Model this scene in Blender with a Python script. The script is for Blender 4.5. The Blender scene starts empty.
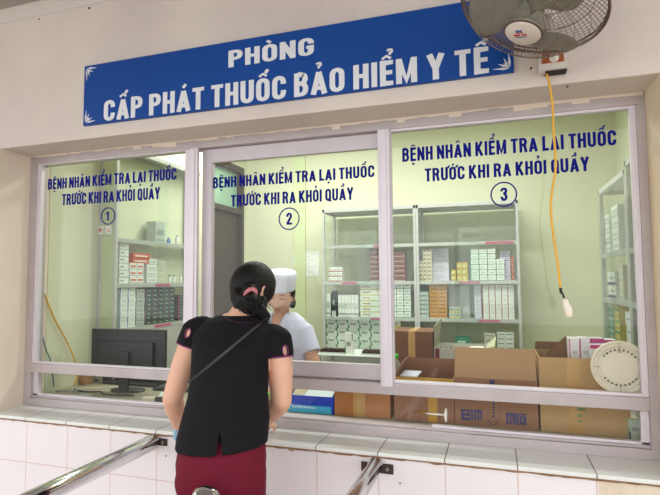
import bpy, bmesh, math, random
from mathutils import Vector, Matrix
random.seed(7)
PI = math.pi
col = bpy.context.scene.collection
# ------------------------------------------------------------------ camera
F_PX, W_PX, H_PX = 507.13, 660.0, 495.0
YAW, PITCH, ROLL = 0.31325, 0.06482, -0.00707
CAM = Vector((2.1919, -1.9464, 1.4552))
fwd = Vector((-math.sin(YAW)*math.cos(PITCH), math.cos(YAW)*math.cos(PITCH), math.sin(PITCH)))
r0 = Vector((math.cos(YAW), math.sin(YAW), 0)); u0 = r0.cross(fwd)
rgt = math.cos(ROLL)*r0 + math.sin(ROLL)*u0
upv = -math.sin(ROLL)*r0 + math.cos(ROLL)*u0
cd = bpy.data.cameras.new('camera'); cam = bpy.data.objects.new('camera', cd); col.objects.link(cam)
cam.matrix_world = Matrix(((rgt.x, upv.x, -fwd.x, CAM.x), (rgt.y, upv.y, -fwd.y, CAM.y), (rgt.z, upv.z, -fwd.z, CAM.z), (0, 0, 0, 1)))
cd.sensor_fit = 'HORIZONTAL'; cd.sensor_width = 36; cd.lens = F_PX/W_PX*36; cd.clip_start = 0.05
bpy.context.scene.camera = cam
# ------------------------------------------------------------------ world, lights, exposure
sc = bpy.context.scene
sc.view_settings.view_transform = 'Standard'; sc.view_settings.look = 'None'
sc.view_settings.gamma = 1; sc.view_settings.use_curve_mapping = False
sc.view_settings.exposure = 0.12
sc.cycles.transparent_max_bounces = 32
wd = bpy.data.worlds.new('world'); sc.world = wd; wd.use_nodes = True
wn = wd.node_tree; wn.nodes['Background'].inputs[0].default_value = (0.98, 0.985, 1.0, 1); wn.nodes['Background'].inputs[1].default_value = 2.25

def area(name, loc, rot, sx, sy, power, colr):
    l = bpy.data.lights.new(name, 'AREA'); l.shape = 'RECTANGLE'; l.size = sx; l.size_y = sy; l.energy = power; l.color = colr
    o = bpy.data.objects.new(name, l); o.location = loc; o.rotation_euler = rot; col.objects.link(o); return o
area('tube_light', (1.9, 1.45, 2.90), (0, 0, 0), 1.2, 0.10, 30, (0.98, 1.0, 0.93))
area('tube_light', (0.5, 1.75, 2.90), (0, 0, 0), 1.2, 0.10, 30, (0.98, 1.0, 0.93))

# ------------------------------------------------------------------ helpers
def ray(x, y): return fwd + rgt*((x-W_PX/2)/F_PX) - upv*((y-H_PX/2)/F_PX)
def PY(x, y, Y): d = ray(x, y); return CAM + d*((Y-CAM.y)/d.y)
def PX(x, y, X): d = ray(x, y); return CAM + d*((X-CAM.x)/d.x)
def PZ(x, y, Z): d = ray(x, y); return CAM + d*((Z-CAM.z)/d.z)

def lin(c):
    if isinstance(c, str):
        c = [int(c[i:i+2], 16)/255 for i in (0, 2, 4)]
    return tuple((v/12.92 if v <= 0.04045 else ((v+0.055)/1.055)**2.4) for v in c[:3]) + (1,)
MATS = {}
def mat(name, c, rough=0.5, metal=0.0, noise=0.06, scale=8.0, bump=0.0, bscale=60.0, spec=0.5, alpha=1.0, trans=0.0, coat=0.0):
    if name in MATS: return MATS[name]
    m = bpy.data.materials.new(name); m.use_nodes = True; nt = m.node_tree; b = nt.nodes['Principled BSDF']
    cc = lin(c)
    tc = nt.nodes.new('ShaderNodeTexCoord')
    n = nt.nodes.new('ShaderNodeTexNoise'); n.inputs['Scale'].default_value = scale; n.inputs['Detail'].default_value = 5
    nt.links.new(tc.outputs['Object'], n.inputs['Vector'])
    mx = nt.nodes.new('ShaderNodeMix'); mx.data_type = 'RGBA'
    mx.inputs[6].default_value = tuple(v*(1-noise*2) for v in cc[:3])+(1,); mx.inputs[7].default_value = tuple(min(1, v*(1+noise)) for v in cc[:3])+(1,)
    nt.links.new(n.outputs['Fac'], mx.inputs[0]); nt.links.new(mx.outputs[2], b.inputs['Base Color'])
    b.inputs['Roughness'].default_value = rough; b.inputs['Metallic'].default_value = metal
    b.inputs['Specular IOR Level'].default_value = spec; b.inputs['Alpha'].default_value = alpha
    b.inputs['Transmission Weight'].default_value = trans; b.inputs['Coat Weight'].default_value = coat
    if bump:
        n2 = nt.nodes.new('ShaderNodeTexNoise'); n2.inputs['Scale'].default_value = bscale; n2.inputs['Detail'].default_value = 4
        nt.links.new(tc.outputs['Object'], n2.inputs['Vector'])
        bp = nt.nodes.new('ShaderNodeBump'); bp.inputs['Strength'].default_value = bump; bp.inputs['Distance'].default_value = 0.01
        nt.links.new(n2.outputs['Fac'], bp.inputs['Height']); nt.links.new(bp.outputs['Normal'], b.inputs['Normal'])
    MATS[name] = m; return m

def glass_mat(name, tint, refl=1.0):
    m = bpy.data.materials.new(name); m.use_nodes = True; nt = m.node_tree; nt.nodes.clear()
    o = nt.nodes.new('ShaderNodeOutputMaterial'); t = nt.nodes.new('ShaderNodeBsdfTransparent'); t.inputs[0].default_value = tint+(1,)
    g = nt.nodes.new('ShaderNodeBsdfGlossy'); g.inputs['Roughness'].default_value = 0.02
    ge = nt.nodes.new('ShaderNodeNewGeometry'); L = nt.links.new
    dt = nt.nodes.new('ShaderNodeVectorMath'); dt.operation = 'DOT_PRODUCT'; L(ge.outputs['Normal'], dt.inputs[0]); L(ge.outputs['Incoming'], dt.inputs[1])
    last = dt.outputs['Value']
    for op, val in (('ABSOLUTE', None), ('SUBTRACT', 1.0), ('POWER', 5.0), ('MULTIPLY', 0.96*refl), ('ADD', 0.04*refl)):
        k = nt.nodes.new('ShaderNodeMath'); k.operation = op
        if op == 'SUBTRACT': k.inputs[0].default_value = val; L(last, k.inputs[1])
        else:
            L(last, k.inputs[0])
            if val is not None: k.inputs[1].default_value = val
        last = k.outputs[0]
    mx = nt.nodes.new('ShaderNodeMixShader'); o.location = (0, 0)
    L(last, mx.inputs[0]); L(t.outputs[0], mx.inputs[1]); L(g.outputs[0], mx.inputs[2]); L(mx.outputs[0], o.inputs[0])
    MATS[name] = m; return m

def plaster(name, base, patch, dirt=0.5, pscale=1.3, bump=0.35):
    m = bpy.data.materials.new(name); m.use_nodes = True; nt = m.node_tree; b = nt.nodes['Principled BSDF']; L = nt.links.new
    tc = nt.nodes.new('ShaderNodeTexCoord')
    n = nt.nodes.new('ShaderNodeTexNoise'); n.inputs['Scale'].default_value = pscale; n.inputs['Detail'].default_value = 6; L(tc.outputs['Object'], n.inputs['Vector'])
    cr = nt.nodes.new('ShaderNodeValToRGB'); cr.color_ramp.elements[0].position = 0.38; cr.color_ramp.elements[1].position = 0.62
    cr.color_ramp.elements[0].color = lin(base); cr.color_ramp.elements[1].color = lin(patch); L(n.outputs['Fac'], cr.inputs[0])
    n2 = nt.nodes.new('ShaderNodeTexNoise'); n2.inputs['Scale'].default_value = 9; n2.inputs['Detail'].default_value = 8; n2.inputs['Roughness'].default_value = 0.75; L(tc.outputs['Object'], n2.inputs['Vector'])
    c2 = nt.nodes.new('ShaderNodeValToRGB'); c2.color_ramp.elements[0].position = 0.66; c2.color_ramp.elements[1].position = 0.80
    c2.color_ramp.elements[0].color = (0, 0, 0, 1); c2.color_ramp.elements[1].color = (dirt, dirt, dirt, 1); L(n2.outputs['Fac'], c2.inputs[0])
    mx = nt.nodes.new('ShaderNodeMix'); mx.data_type = 'RGBA'; L(c2.outputs[0], mx.inputs[0]); L(cr.outputs[0], mx.inputs[6]); mx.inputs[7].default_value = lin('8c7864')
    L(mx.outputs[2], b.inputs['Base Color']); b.inputs['Roughness'].default_value = 0.85; b.inputs['Specular IOR Level'].default_value = 0.2
    n3 = nt.nodes.new('ShaderNodeTexNoise'); n3.inputs['Scale'].default_value = 26; n3.inputs['Detail'].default_value = 6; L(tc.outputs['Object'], n3.inputs['Vector'])
    bp = nt.nodes.new('ShaderNodeBump'); bp.inputs['Strength'].default_value = bump; bp.inputs['Distance'].default_value = 0.012
    L(n3.outputs['Fac'], bp.inputs['Height']); L(bp.outputs['Normal'], b.inputs['Normal'])
    MATS[name] = m; return m

def tiles(name, base, grout, period, offs, w, rough=0.18):
    """procedural tiling: period/offs per axis (None = no seam on it)"""
    m = bpy.data.materials.new(name); m.use_nodes = True; nt = m.node_tree; b = nt.nodes['Principled BSDF']; L = nt.links.new
    tc = nt.nodes.new('ShaderNodeTexCoord'); sp = nt.nodes.new('ShaderNodeSeparateXYZ'); L(tc.outputs['Object'], sp.inputs[0])
    last = None
    def M(op, a, bb=None):
        k = nt.nodes.new('ShaderNodeMath'); k.operation = op
        for i, v in enumerate((a, bb)):
            if v is None: continue
            if isinstance(v, (int, float)): k.inputs[i].default_value = v
            else: L(v, k.inputs[i])
        return k.outputs[0]
    for ax in range(3):
        if period[ax] is None: continue
        v = M('DIVIDE', M('SUBTRACT', sp.outputs[ax], offs[ax]), period[ax])
        d = M('MULTIPLY', M('ABSOLUTE', M('SUBTRACT', v, M('ROUND', v))), period[ax])
        s = M('LESS_THAN', d, w)
        last = s if last is None else M('MAXIMUM', last, s)
    n = nt.nodes.new('ShaderNodeTexNoise'); n.inputs['Scale'].default_value = 2.5; n.inputs['Detail'].default_value = 4; L(tc.outputs['Object'], n.inputs['Vector'])
    c0 = nt.nodes.new('ShaderNodeMix'); c0.data_type = 'RGBA'; cc = lin(base); c0.inputs[6].default_value = tuple(v*0.92 for v in cc[:3])+(1,); c0.inputs[7].default_value = cc; L(n.outputs['Fac'], c0.inputs[0])
    mx = nt.nodes.new('ShaderNodeMix'); mx.data_type = 'RGBA'; L(last, mx.inputs[0]); L(c0.outputs[2], mx.inputs[6]); mx.inputs[7].default_value = lin(grout)
    L(mx.outputs[2], b.inputs['Base Color'])
    L(M('ADD', M('MULTIPLY', last, 0.5), rough), b.inputs['Roughness'])
    bp = nt.nodes.new('ShaderNodeBump'); bp.inputs['Strength'].default_value = 0.25; bp.inputs['Distance'].default_value = 0.003; L(M('SUBTRACT', 1.0, last), bp.inputs['Height']); L(bp.outputs['Normal'], b.inputs['Normal'])
    MATS[name] = m; return m

class MB:
    def __init__(s): s.bm = bmesh.new(); s.mi = 0
    def _f(s, vs, mi=None):
        try: f = s.bm.faces.new(vs)
        except ValueError: return None
        f.material_index = s.mi if mi is None else mi; return f
    def box(s, a, b, mi=None, bev=0.0, M=None):
        t = bmesh.new(); x0, y0, z0 = [min(a[i], b[i]) for i in range(3)]; x1, y1, z1 = [max(a[i], b[i]) for i in range(3)]
        v = [t.verts.new((x, y, z)) for z in (z0, z1) for y in (y0, y1) for x in (x0, x1)]
        for q in ((0, 2, 3, 1), (4, 5, 7, 6), (0, 1, 5, 4), (2, 6, 7, 3), (0, 4, 6, 2), (1, 3, 7, 5)): t.faces.new([v[i] for i in q])
        if bev > 0: bmesh.ops.bevel(t, geom=t.edges[:], offset=bev, segments=2, affect='EDGES', profile=0.6)
        s._merge(t, mi, M, smooth=False); return s
    def _merge(s, t, mi, M=None, smooth=False):
        if M is not None: bmesh.ops.transform(t, matrix=M, verts=t.verts)
        mp = {v: s.bm.verts.new(v.co) for v in t.verts}
        for f in t.faces:
            g = s._f([mp[v] for v in f.verts], mi)
            if g: g.smooth = smooth
        t.free()
    def tube(s, pts, r, n=8, mi=None, cap=True, closed=False):
        pts = [Vector(p) for p in pts]; N = len(pts); rs = r if isinstance(r, (list, tuple)) else [r]*N
        rings = []; prev = None
        for i, p in enumerate(pts):
            if closed: d = pts[(i+1) % N]-pts[i-1]
            else: d = pts[min(i+1, N-1)]-pts[max(i-1, 0)]
            d.normalize()
            if prev is None: a = d.orthogonal().normalized()
            else: a = prev-d*prev.dot(d); a = a.normalized() if a.length > 1e-6 else d.orthogonal().normalized()
            prev = a; b = d.cross(a)
            rings.append([s.bm.verts.new(p+(a*math.cos(2*PI*k/n)+b*math.sin(2*PI*k/n))*rs[i]) for k in range(n)])
        for i in range(N if closed else N-1):
            A, B = rings[i], rings[(i+1) % N]
            sh = 0
            if closed and i == N-1:
                sh = min(range(n), key=lambda q: (A[0].co-B[q].co).length)
            for k in range(n):
                f = s._f([A[k], A[(k+1) % n], B[(k+1+sh) % n], B[(k+sh) % n]], mi)
                if f: f.smooth = True
        if cap and not closed: s._f(rings[0][::-1], mi); s._f(rings[-1], mi)
        return s
    def loft(s, secs, n=20, mi=None, cap=True):
        """secs: (centre, axis u (vector with length = half width), axis v)"""
        rings = [[s.bm.verts.new(Vector(c)+Vector(u)*math.cos(2*PI*k/n)+Vector(v)*math.sin(2*PI*k/n)) for k in range(n)] for c, u, v in secs]
        for A, B in zip(rings, rings[1:]):
            for k in range(n):
                f = s._f([A[k], A[(k+1) % n], B[(k+1) % n], B[k]], mi)
                if f: f.smooth = True
        if cap: s._f(rings[0][::-1], mi); s._f(rings[-1], mi)
        return s
    def lathe(s, prof, n=32, mi=None, M=None, smooth=True):
        t = bmesh.new(); rings = []
        for r, z in prof:
            rings.append([t.verts.new((max(r, 1e-5)*math.cos(2*PI*k/n), max(r, 1e-5)*math.sin(2*PI*k/n), z)) for k in range(n)])
        for A, B in zip(rings, rings[1:]):
            for k in range(n): t.faces.new([A[k], A[(k+1) % n], B[(k+1) % n], B[k]])
        t.faces.new(rings[0][::-1]); t.faces.new(rings[-1])
        s._merge(t, mi, M, smooth); return s
    def ball(s, c, r, mi=None, seg=20, M=None):
        t = bmesh.new(); bmesh.ops.create_uvsphere(t, u_segments=seg, v_segments=max(8, seg*2//3), radius=1)
        r = r if isinstance(r, (tuple, list)) else (r, r, r)
        T = Matrix.Translation(Vector(c)) @ (M or Matrix.Identity(4)) @ Matrix.Diagonal((r[0], r[1], r[2], 1))
        s._merge(t, mi, T, True); return s
    def poly(s, pts, thick, nrm, mi=None):
        """flat outline extruded by thick along nrm"""
        nrm = Vector(nrm); A = [s.bm.verts.new(Vector(p)) for p in pts]; B = [s.bm.verts.new(Vector(p)+nrm*thick) for p in pts]
        s._f(A[::-1], mi); s._f(B, mi)
        for i in range(len(A)): j = (i+1) % len(A); s._f([A[i], A[j], B[j], B[i]], mi)
        return s
    def build(s, name, mats, parent=None, fix=True):
        if fix: bmesh.ops.recalc_face_normals(s.bm, faces=s.bm.faces[:])
        me = bpy.data.meshes.new(name); s.bm.to_mesh(me); s.bm.free()
        for m in (mats if isinstance(mats, (list, tuple)) else [mats]): me.materials.append(m)
        o = bpy.data.objects.new(name, me); col.objects.link(o)
        if parent: o.parent = parent
        return o
def tag(o, label=None, cat=None, group=None, kind=None):
    if label: o['label'] = label
    if cat: o['category'] = cat
    if group: o['group'] = group
    if kind: o['kind'] = kind
    return o
def empty(name, loc, label=None, cat=None, group=None, kind=None, rz=0):
    o = bpy.data.objects.new(name, None); o.empty_display_size = 0.05; o.location = loc; o.rotation_euler = (0, 0, rz); col.objects.link(o)
    return tag(o, label, cat, group, kind)
def under(o, root):
    """parent a mesh built in world coordinates to a root that sits at its own place"""
    o.parent = root; R = Matrix.LocRotScale(root.location, root.rotation_euler, None); o.matrix_parent_inverse = R.inverted(); return o
def struct(mb, name, m, parent=None):
    o = mb.build(name, m)
    if parent: under(o, parent)
    else: o['kind'] = 'structure'
    return o
def bake(o, name=None):
    """apply the modifiers of o (evaluated copy)"""
    dg = bpy.context.evaluated_depsgraph_get(); dg.update()
    me = bpy.data.meshes.new_from_object(o.evaluated_get(dg)); old = o.data; o.modifiers.clear()
    ms = [m for m in old.materials]
    o.data = me
    if not me.materials:
        for m in ms: me.materials.append(m)
    return o
def remesh(o, vox, smooth=6, fac=0.5):
    r = o.modifiers.new('r', 'REMESH'); r.mode = 'VOXEL'; r.voxel_size = vox; r.use_smooth_shade = True
    if smooth: s = o.modifiers.new('s', 'SMOOTH'); s.iterations = smooth; s.factor = fac
    bake(o)
    for p in o.data.polygons: p.use_smooth = True
    return o
# a bold condensed alphabet drawn as bands; every glyph is (width, list of centre lines), cap height 1
SW = 0.20
def arc(cx, cz, rx, rz, a0, a1, n=8): return [(cx+rx*math.cos(math.radians(a0+(a1-a0)*k/n)), cz+rz*math.sin(math.radians(a0+(a1-a0)*k/n))) for k in range(n+1)]
def glyph(ch):
    h = SW/2; W = 0.54; R = W-h; T = 1-h*0.82; B = h*0.82; M_ = 0.53; m = W/2; rr = m-h
    if ch == 'H': return W, [[(h, 0), (h, 1)], [(R, 0), (R, 1)], [(h, .52), (R, .52)]]
    if ch == 'I': return 2*h, [[(h, 0), (h, 1)]]
    if ch == 'L': return .44, [[(h, 1), (h, B), (.44, B)]]
    if ch == 'T': return .50, [[(0, T), (.50, T)], [(.25, 0), (.25, 1)]]
    if ch == 'E': return .45, [[(.45, T), (h, T), (h, B), (.45, B)], [(h, .52), (.42, .52)]]
    if ch == 'K': return .58, [[(h, 0), (h, 1)], [(h+.02, .38), (.47, 1)], [(.20, .60), (.49, 0)]]
    if ch == 'Y': return .58, [[(.09, 1), (.29, .42)], [(.49, 1), (.29, .42)], [(.29, 0), (.29, .48)]]
    if ch == 'N': return .56, [[(h, 0), (h, 1)], [(.56-h, 0), (.56-h, 1)], [(h, .94), (.56-h, .06)]]
    if ch == 'M': return .70, [[(h, 0), (h, 1)], [(.70-h, 0), (.70-h, 1)], [(h+.01, .93), (.35, .12), (.69-h, .93)]]
    if ch == 'A': return .60, [[(.09, 0), (.30, .93)], [(.51, 0), (.30, .93)], [(.17, .26), (.43, .26)]]
    if ch == 'U' or ch == '~U': return W, [[(h, 1), (h, .28)]+arc(m, .28, rr, .28-B, 180, 360)+[(R, 1)]]
    if ch == 'O': return W, [arc(m, .72, rr, .28-B, 0, 180)+arc(m, .28, rr, .28-B, 180, 360)+[(R, .72)]]
    if ch == 'Q': return W, [arc(m, .72, rr, .28-B, 0, 180)+arc(m, .28, rr, .28-B, 180, 360)+[(R, .72)], [(.30, .22), (.52, -.02)]]
    if ch == 'C': return W, [[(R, .64), (R, .72)]+arc(m, .72, rr, .28-B, 0, 180)+arc(m, .28, rr, .28-B, 180, 360)+[(R, .37)]]
    if ch == 'G': return W, [[(R, .66), (R, .72)]+arc(m, .72, rr, .28-B, 0, 180)+arc(m, .28, rr, .28-B, 180, 360)+[(R, .47), (.28, .47)]]
    if ch == 'P': return W, [[(h, 0), (h, 1)], [(h, T), (.28, T)]+arc(.28, .71, R-.28, T-.71, 90, -90)+[(h, .71-(T-.71))]]
    if ch == 'R': return .56, [[(h, 0), (h, 1)], [(h, T), (.28, T)]+arc(.28, .72, R-.28, T-.72, 90, -90)+[(h, .72-(T-.72))], [(.28, .52), (.37, .44), (.46, 0)]]
    if ch == 'B': return W, [[(h, 0), (h, 1)], [(h, T), (.27, T)]+arc(.27, .74, R-.29, T-.73, 90, -90)+[(h, .53)], [(h, .53), (.28, .53)]+arc(.28, .53-(.53-B)/2, R-.28, (.53-B)/2, 90, -90)+[(h, B)]]
    if ch == '1': return .34, [[(.24, 0), (.24, 1)], [(.02, .72), (.22, .86)]]
    if ch == '2': return W, [[(h, .66), (h, .74)]+arc(m, .74, rr, .26-B, 180, 0)+[(R, .66), (h+.02, .14)], [(.02, B), (W, B)]]
    if ch == '3': return W, [[(h, .72)]+arc(m, .745, rr, .255-B, 180, -70)+[(.24, .52)], [(.24, .52)]+arc(m, .30, rr, .30-B, 70, -180)+[(h, .33)]]
    if ch == ' ': return .22, []
    if ch == 'F': return .44, [[(.44, T), (h, T), (h, 0)], [(h, .52), (.40, .52)]]
    if ch == 'D': return W, [[(h, 0), (h, 1)], [(h, T), (.24, T)]+arc(.24, .5, R-.24, T-.5, 90, -90)+[(h, B)]]
    if ch == 'S': return W, [[(R, .70)]+arc(m, .745, rr, .255-B, 0, 230)+arc(m, .28, rr, .28-B, 60, -180)]
    return .4, []
import unicodedata
def text(name, body, m, x0, x1, z0, cap, Y, bold=0.0, depth=0.002, parent=None, origin=None, dirx=None, sw=None):
    """lettering as a thin raised mesh standing in a plane: x0..x1 along dirx, baseline z0, capital height cap"""
    polys = []                                   # list of (points, width)
    cur = 0.0; thin = SW*0.62
    for ch in body:
        dec = unicodedata.normalize('NFD', ch); w, paths = glyph(dec[0]); c = cur+w/2
        for pth in paths: polys.append(([(cur+px, pz) for px, pz in pth], SW))
        marks = [unicodedata.name(k) for k in dec[1:]]
        circ = any('CIRCUMFLEX' in k for k in marks); up = 1.06; mx_ = c
        if circ:
            polys.append(([(c-.15, up+.02), (c, up+.13), (c+.15, up+.02)], thin*.8)); 
        if any('HORN' in k for k in marks):
            polys.append(([(cur+w-.09, .97), (cur+w+.07, .97), (cur+w+.09, 1.12)], thin))
        b0 = up+.0; bx = c
        if circ: b0 = up+.13; bx = c+.12
        for k in marks:
            if 'ACUTE' in k: polys.append(([(bx-.03, b0+.02), (bx+.09, b0+.17)], thin))
            if 'GRAVE' in k: polys.append(([(bx+.03, b0+.02), (bx-.09, b0+.17)], thin))
            if 'HOOK' in k: polys.append(([(bx-.09, b0+.20), (bx-.03, b0+.25), (bx+.05, b0+.24), (bx+.07, b0+.17), (bx, b0+.10), (bx, b0+.03)], thin*.75))
            if 'DOT BELOW' in k: polys.append(([(c-.085, -.20), (c+.085, -.20)], .20))
        cur += w+(0.095 if ch != ' ' else 0.0)
    cur -= 0.095
    dirx = Vector(dirx) if dirx else Vector((1, 0, 0)); origin = Vector(origin) if origin else Vector((x0, Y, z0)); sx = (x1-x0)/cur
    nrm = dirx.cross(Vector((0, 0, 1))); mb = MB()
    def P3(p, d): return origin+dirx*(p[0]*sx)+Vector((0, 0, p[1]*cap))+nrm*d
    for ip, (pts, w) in enumerate(polys):
        off = 0.00012*(ip % 7)
        pts = [Vector(p) for p in pts]; q = [pts[0]]
        for p in pts[1:]:
            if (p-q[-1]).length > 1e-4: q.append(p)
        pts = q; L_, R_ = [], []
        for i, p in enumerate(pts):
            a = (pts[i]-pts[i-1]).normalized() if i else None; b = (pts[i+1]-pts[i]).normalized() if i < len(pts)-1 else None
            a = a or b; b = b or a; n1 = Vector((-a.y, a.x)); n2 = Vector((-b.y, b.x)); nn = (n1+n2)
            nn = nn.normalized() if nn.length > 1e-3 else n1; k = min(1/max(nn.dot(n1), 0.35), 1.9)
            # cross strokes are a little thinner than stems
            wv = w*0.5*k*(1 if abs(nn.x) > .5 else .82)
            L_.append(p+nn*wv); R_.append(p-nn*wv)
        F = [[mb.bm.verts.new(P3(p, depth+off)) for p in S] for S in (L_, R_)]; Bk = [[mb.bm.verts.new(P3(p, off*0.5)) for p in S] for S in (L_, R_)]
        for i in range(len(pts)-1):
            mb._f([F[0][i], F[0][i+1], F[1][i+1], F[1][i]])
            mb._f([F[0][i], Bk[0][i], Bk[0][i+1], F[0][i+1]]); mb._f([F[1][i], F[1][i+1], Bk[1][i+1], Bk[1][i]])
        for i in (0, -1): mb._f([F[0][i], F[1][i], Bk[1][i], Bk[0][i]])
    o = mb.build(name, m)
    if parent: under(o, parent)
    return o

# ------------------------------------------------------------------ materials
alu = mat('aluminium', 'cac2c6', rough=0.42, metal=0.35, noise=0.05, scale=14)
alu_l = mat('aluminium_light', 'dcd5db', rough=0.40, metal=0.25, noise=0.04, scale=14)
alu_d = mat('aluminium_weathered', 'bfb5b5', rough=0.5, metal=0.3, noise=0.10, scale=9)
steel = mat('polished_steel', 'dcdcdc', rough=0.10, metal=1.0, noise=0.02)
win_glass = glass_mat('window_glass', (0.975, 0.99, 0.98), 0.5)
cab_glass = glass_mat('cabinet_glass', (0.968, 0.985, 0.972), 0.5)
plaster_up = plaster('plaster_upper', 'd6cac6', 'e4d8ce', 0.6)
plaster_side = plaster('plaster_cream', 'e4d4c2', 'ebdfcf', 0.5)
plaster_tan = plaster('plaster_tan', 'd2bb9c', 'dfcdb4', 0.6)
plaster_brk = plaster('plaster_broken', 'e8dccd', 'd8c6ae', 0.7, 4.0, 0.8)
green_wall = mat('green_wall', 'd3d5b8', rough=0.7, noise=0.03, scale=2, bump=0.08)
ceil_m = mat('ceiling_grey', 'a9a49d', rough=0.9, noise=0.05, scale=3)
cove_m = mat('cove_white', 'd9d2cd', rough=0.8, noise=0.05)
floor_m = tiles('floor_tiles', 'b4a694', '7d7264', (0.4, 0.4, None), (0, 0, 0), 0.003, 0.35)
wall_tile = tiles('wall_tiles', 'f1ebee', 'd6bfb6', (0.25, None, 0.25), (0.0, 0, 0.583), 0.0022, 0.22)
sill_tile = tiles('sill_tiles', 'e9ebe7', '7f7268', (0.25, None, None), (0.0, 0, 0), 0.0022, 0.18)
brown_mortar = mat('mortar_brown', '9c7858', rough=0.9, noise=0.35, scale=30, bump=0.6)
navy = mat('navy_vinyl', '0d1580', rough=0.7, noise=0.03, spec=0.15)
sign_blue = mat('sign_blue', '0e489a', rough=0.5, noise=0.06, scale=3, spec=0.25)
sign_white = mat('sign_lettering', 'e9ebef', rough=0.45, noise=0.05, scale=6)
black_pl = mat('black_plastic', '15161b', rough=0.35, noise=0.05)
white_pl = mat('white_plastic', 'eeeae2', rough=0.35, noise=0.03)
white_paint = mat('white_paint', 'e4e8e4', rough=0.4)
cardb = mat('cardboard', 'ab7d53', rough=0.85, noise=0.07, scale=5, bump=0.1)
cardb_d = mat('cardboard_brown', '9a6c50', rough=0.85, noise=0.08, scale=4, bump=0.1)
cardb_l = mat('cardboard_tan', 'bd9767', rough=0.85, noise=0.07, scale=5, bump=0.1)
cardb_in = mat('cardboard_inner', '7d5a3c', rough=0.9, noise=0.08)
dark_wood = mat('dark_wood', '3b2d24', rough=0.55, noise=0.12, scale=6)
# ================================================================== the setting
YW = 0.186            # front plane of the aluminium window frame
XL, XR = -0.243, 2.744
ZT = 2.152            # underside of the beam
ZC = 2.875
ZS = 0.80             # top of the sill
struct(MB().box((-3.0, -3.6, -0.06), (4.6, 3.2, 0)), 'floor', floor_m)
struct(MB().box((-3.0, -3.0, ZC), (4.6, 0.25, ZC+0.12)), 'ceiling', ceil_m)
struct(MB().box((-14, -16, -0.20), (16, 3.2, -0.061)), 'ground', mat('courtyard', '8f8d86', rough=0.9, noise=0.1, scale=1))
# cove between porch ceiling and wall
cv = MB(); prof = [(0, ZC-0.001), (-0.045, ZC-0.001), (-0.045, ZC-0.008), (-0.03, ZC-0.015), (-0.014, ZC-0.03), (-0.006, ZC-0.05), (0, ZC-0.052)]
cv.poly([(-3.0, y, z) for y, z in prof], 7.6, (1, 0, 0))
struct(cv, 'trim_1', cove_m)
struct(MB().box((-3.0, 0, 0), (2.505, 0.30, ZS-0.022)), 'wall_front', wall_tile)
struct(MB().box((2.5055, 0.002, 0), (4.6, 0.30, ZS-0.022)), 'wall_front_right', plaster_brk)
bm_ = MB().box((-3.0, 0, ZT), (4.6, 0.32, ZC), bev=0.006)
struct(bm_, 'wall_front_upper', plaster_up)
struct(MB().box((-3.0, 0.0, ZS-0.022), (XL, 0.32, ZT)), 'wall_left', plaster_side)
struct(MB().box((XR, 0.0, ZS), (4.6, 0.32, ZT)), 'wall_right', plaster_tan)
# sill: tiled slab with a raw mortar line under its front edge
random.seed(3)
t = MB(); t.box((XL, -0.012, ZS-0.014), (4.6, 0.30, ZS), 0, bev=0.0015); t.box((-3.0, -0.012, ZS-0.014), (XL-0.0005, 0.0, ZS), 0)
xs = [-3.0+i*0.02 for i in range(381)]
top = [(x, -0.0105, ZS-0.0145) for x in xs]; bot = [(x, -0.0105, ZS-0.019-random.random()*0.005) for x in xs]
t.poly(top+bot[::-1], 0.0095, (0, 1, 0), 1)
struct(t, 'sill', [sill_tile, brown_mortar])['kind'] = 'structure'
# a flaked rim of old paint under the lintel
flake = MB()
x = XL
while x < XR-0.03:
    w = random.uniform(0.02, 0.07); d = random.uniform(0.003, 0.012)*(2.2 if random.random() < 0.15 else 1)
    w = min(w, XR-x)
    flake.box((x, YW-0.003, ZT-d), (x+w, YW-0.0005, ZT), bev=0.0)
    x += w
struct(flake, 'trim_2', plaster_side)

# interior shell
struct(MB().box((-0.34, 0.32, 0), (-0.24, 1.985, 3.0)), 'wall_left_inside', green_wall)
t = MB(); t.box((-0.34, 1.985, 2.60), (-0.24, 2.65, 3.0)); t.box((-0.34, 2.65, 0), (-0.24, 2.86, 3.0))
struct(t, 'wall_left_behind_door', green_wall)
struct(MB().box((-0.24, 2.75, 0), (3.4, 2.86, 3.0)), 'wall_back', green_wall)
struct(MB().box((3.18, 0.32, 0), (3.28, 2.75, 3.0)), 'wall_right_inside', green_wall)
struct(MB().box((-0.34, 0.32, 3.0), (3.4, 2.86, 3.08)), 'ceiling_inside', mat('ceiling_inside', 'e2e6d8', rough=0.8))
struct(MB().box((-0.24, 0.32, 0), (3.18, 2.75, 0.01)), 'floor_inside', mat('inside_floor', 'b9b2a2', rough=0.4))
struct(MB().box((0.30, 2.732, 0), (0.42, 2.75, 3.0)), 'trim_3', mat('green_pilaster', 'cdd8aa', rough=0.7))
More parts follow.
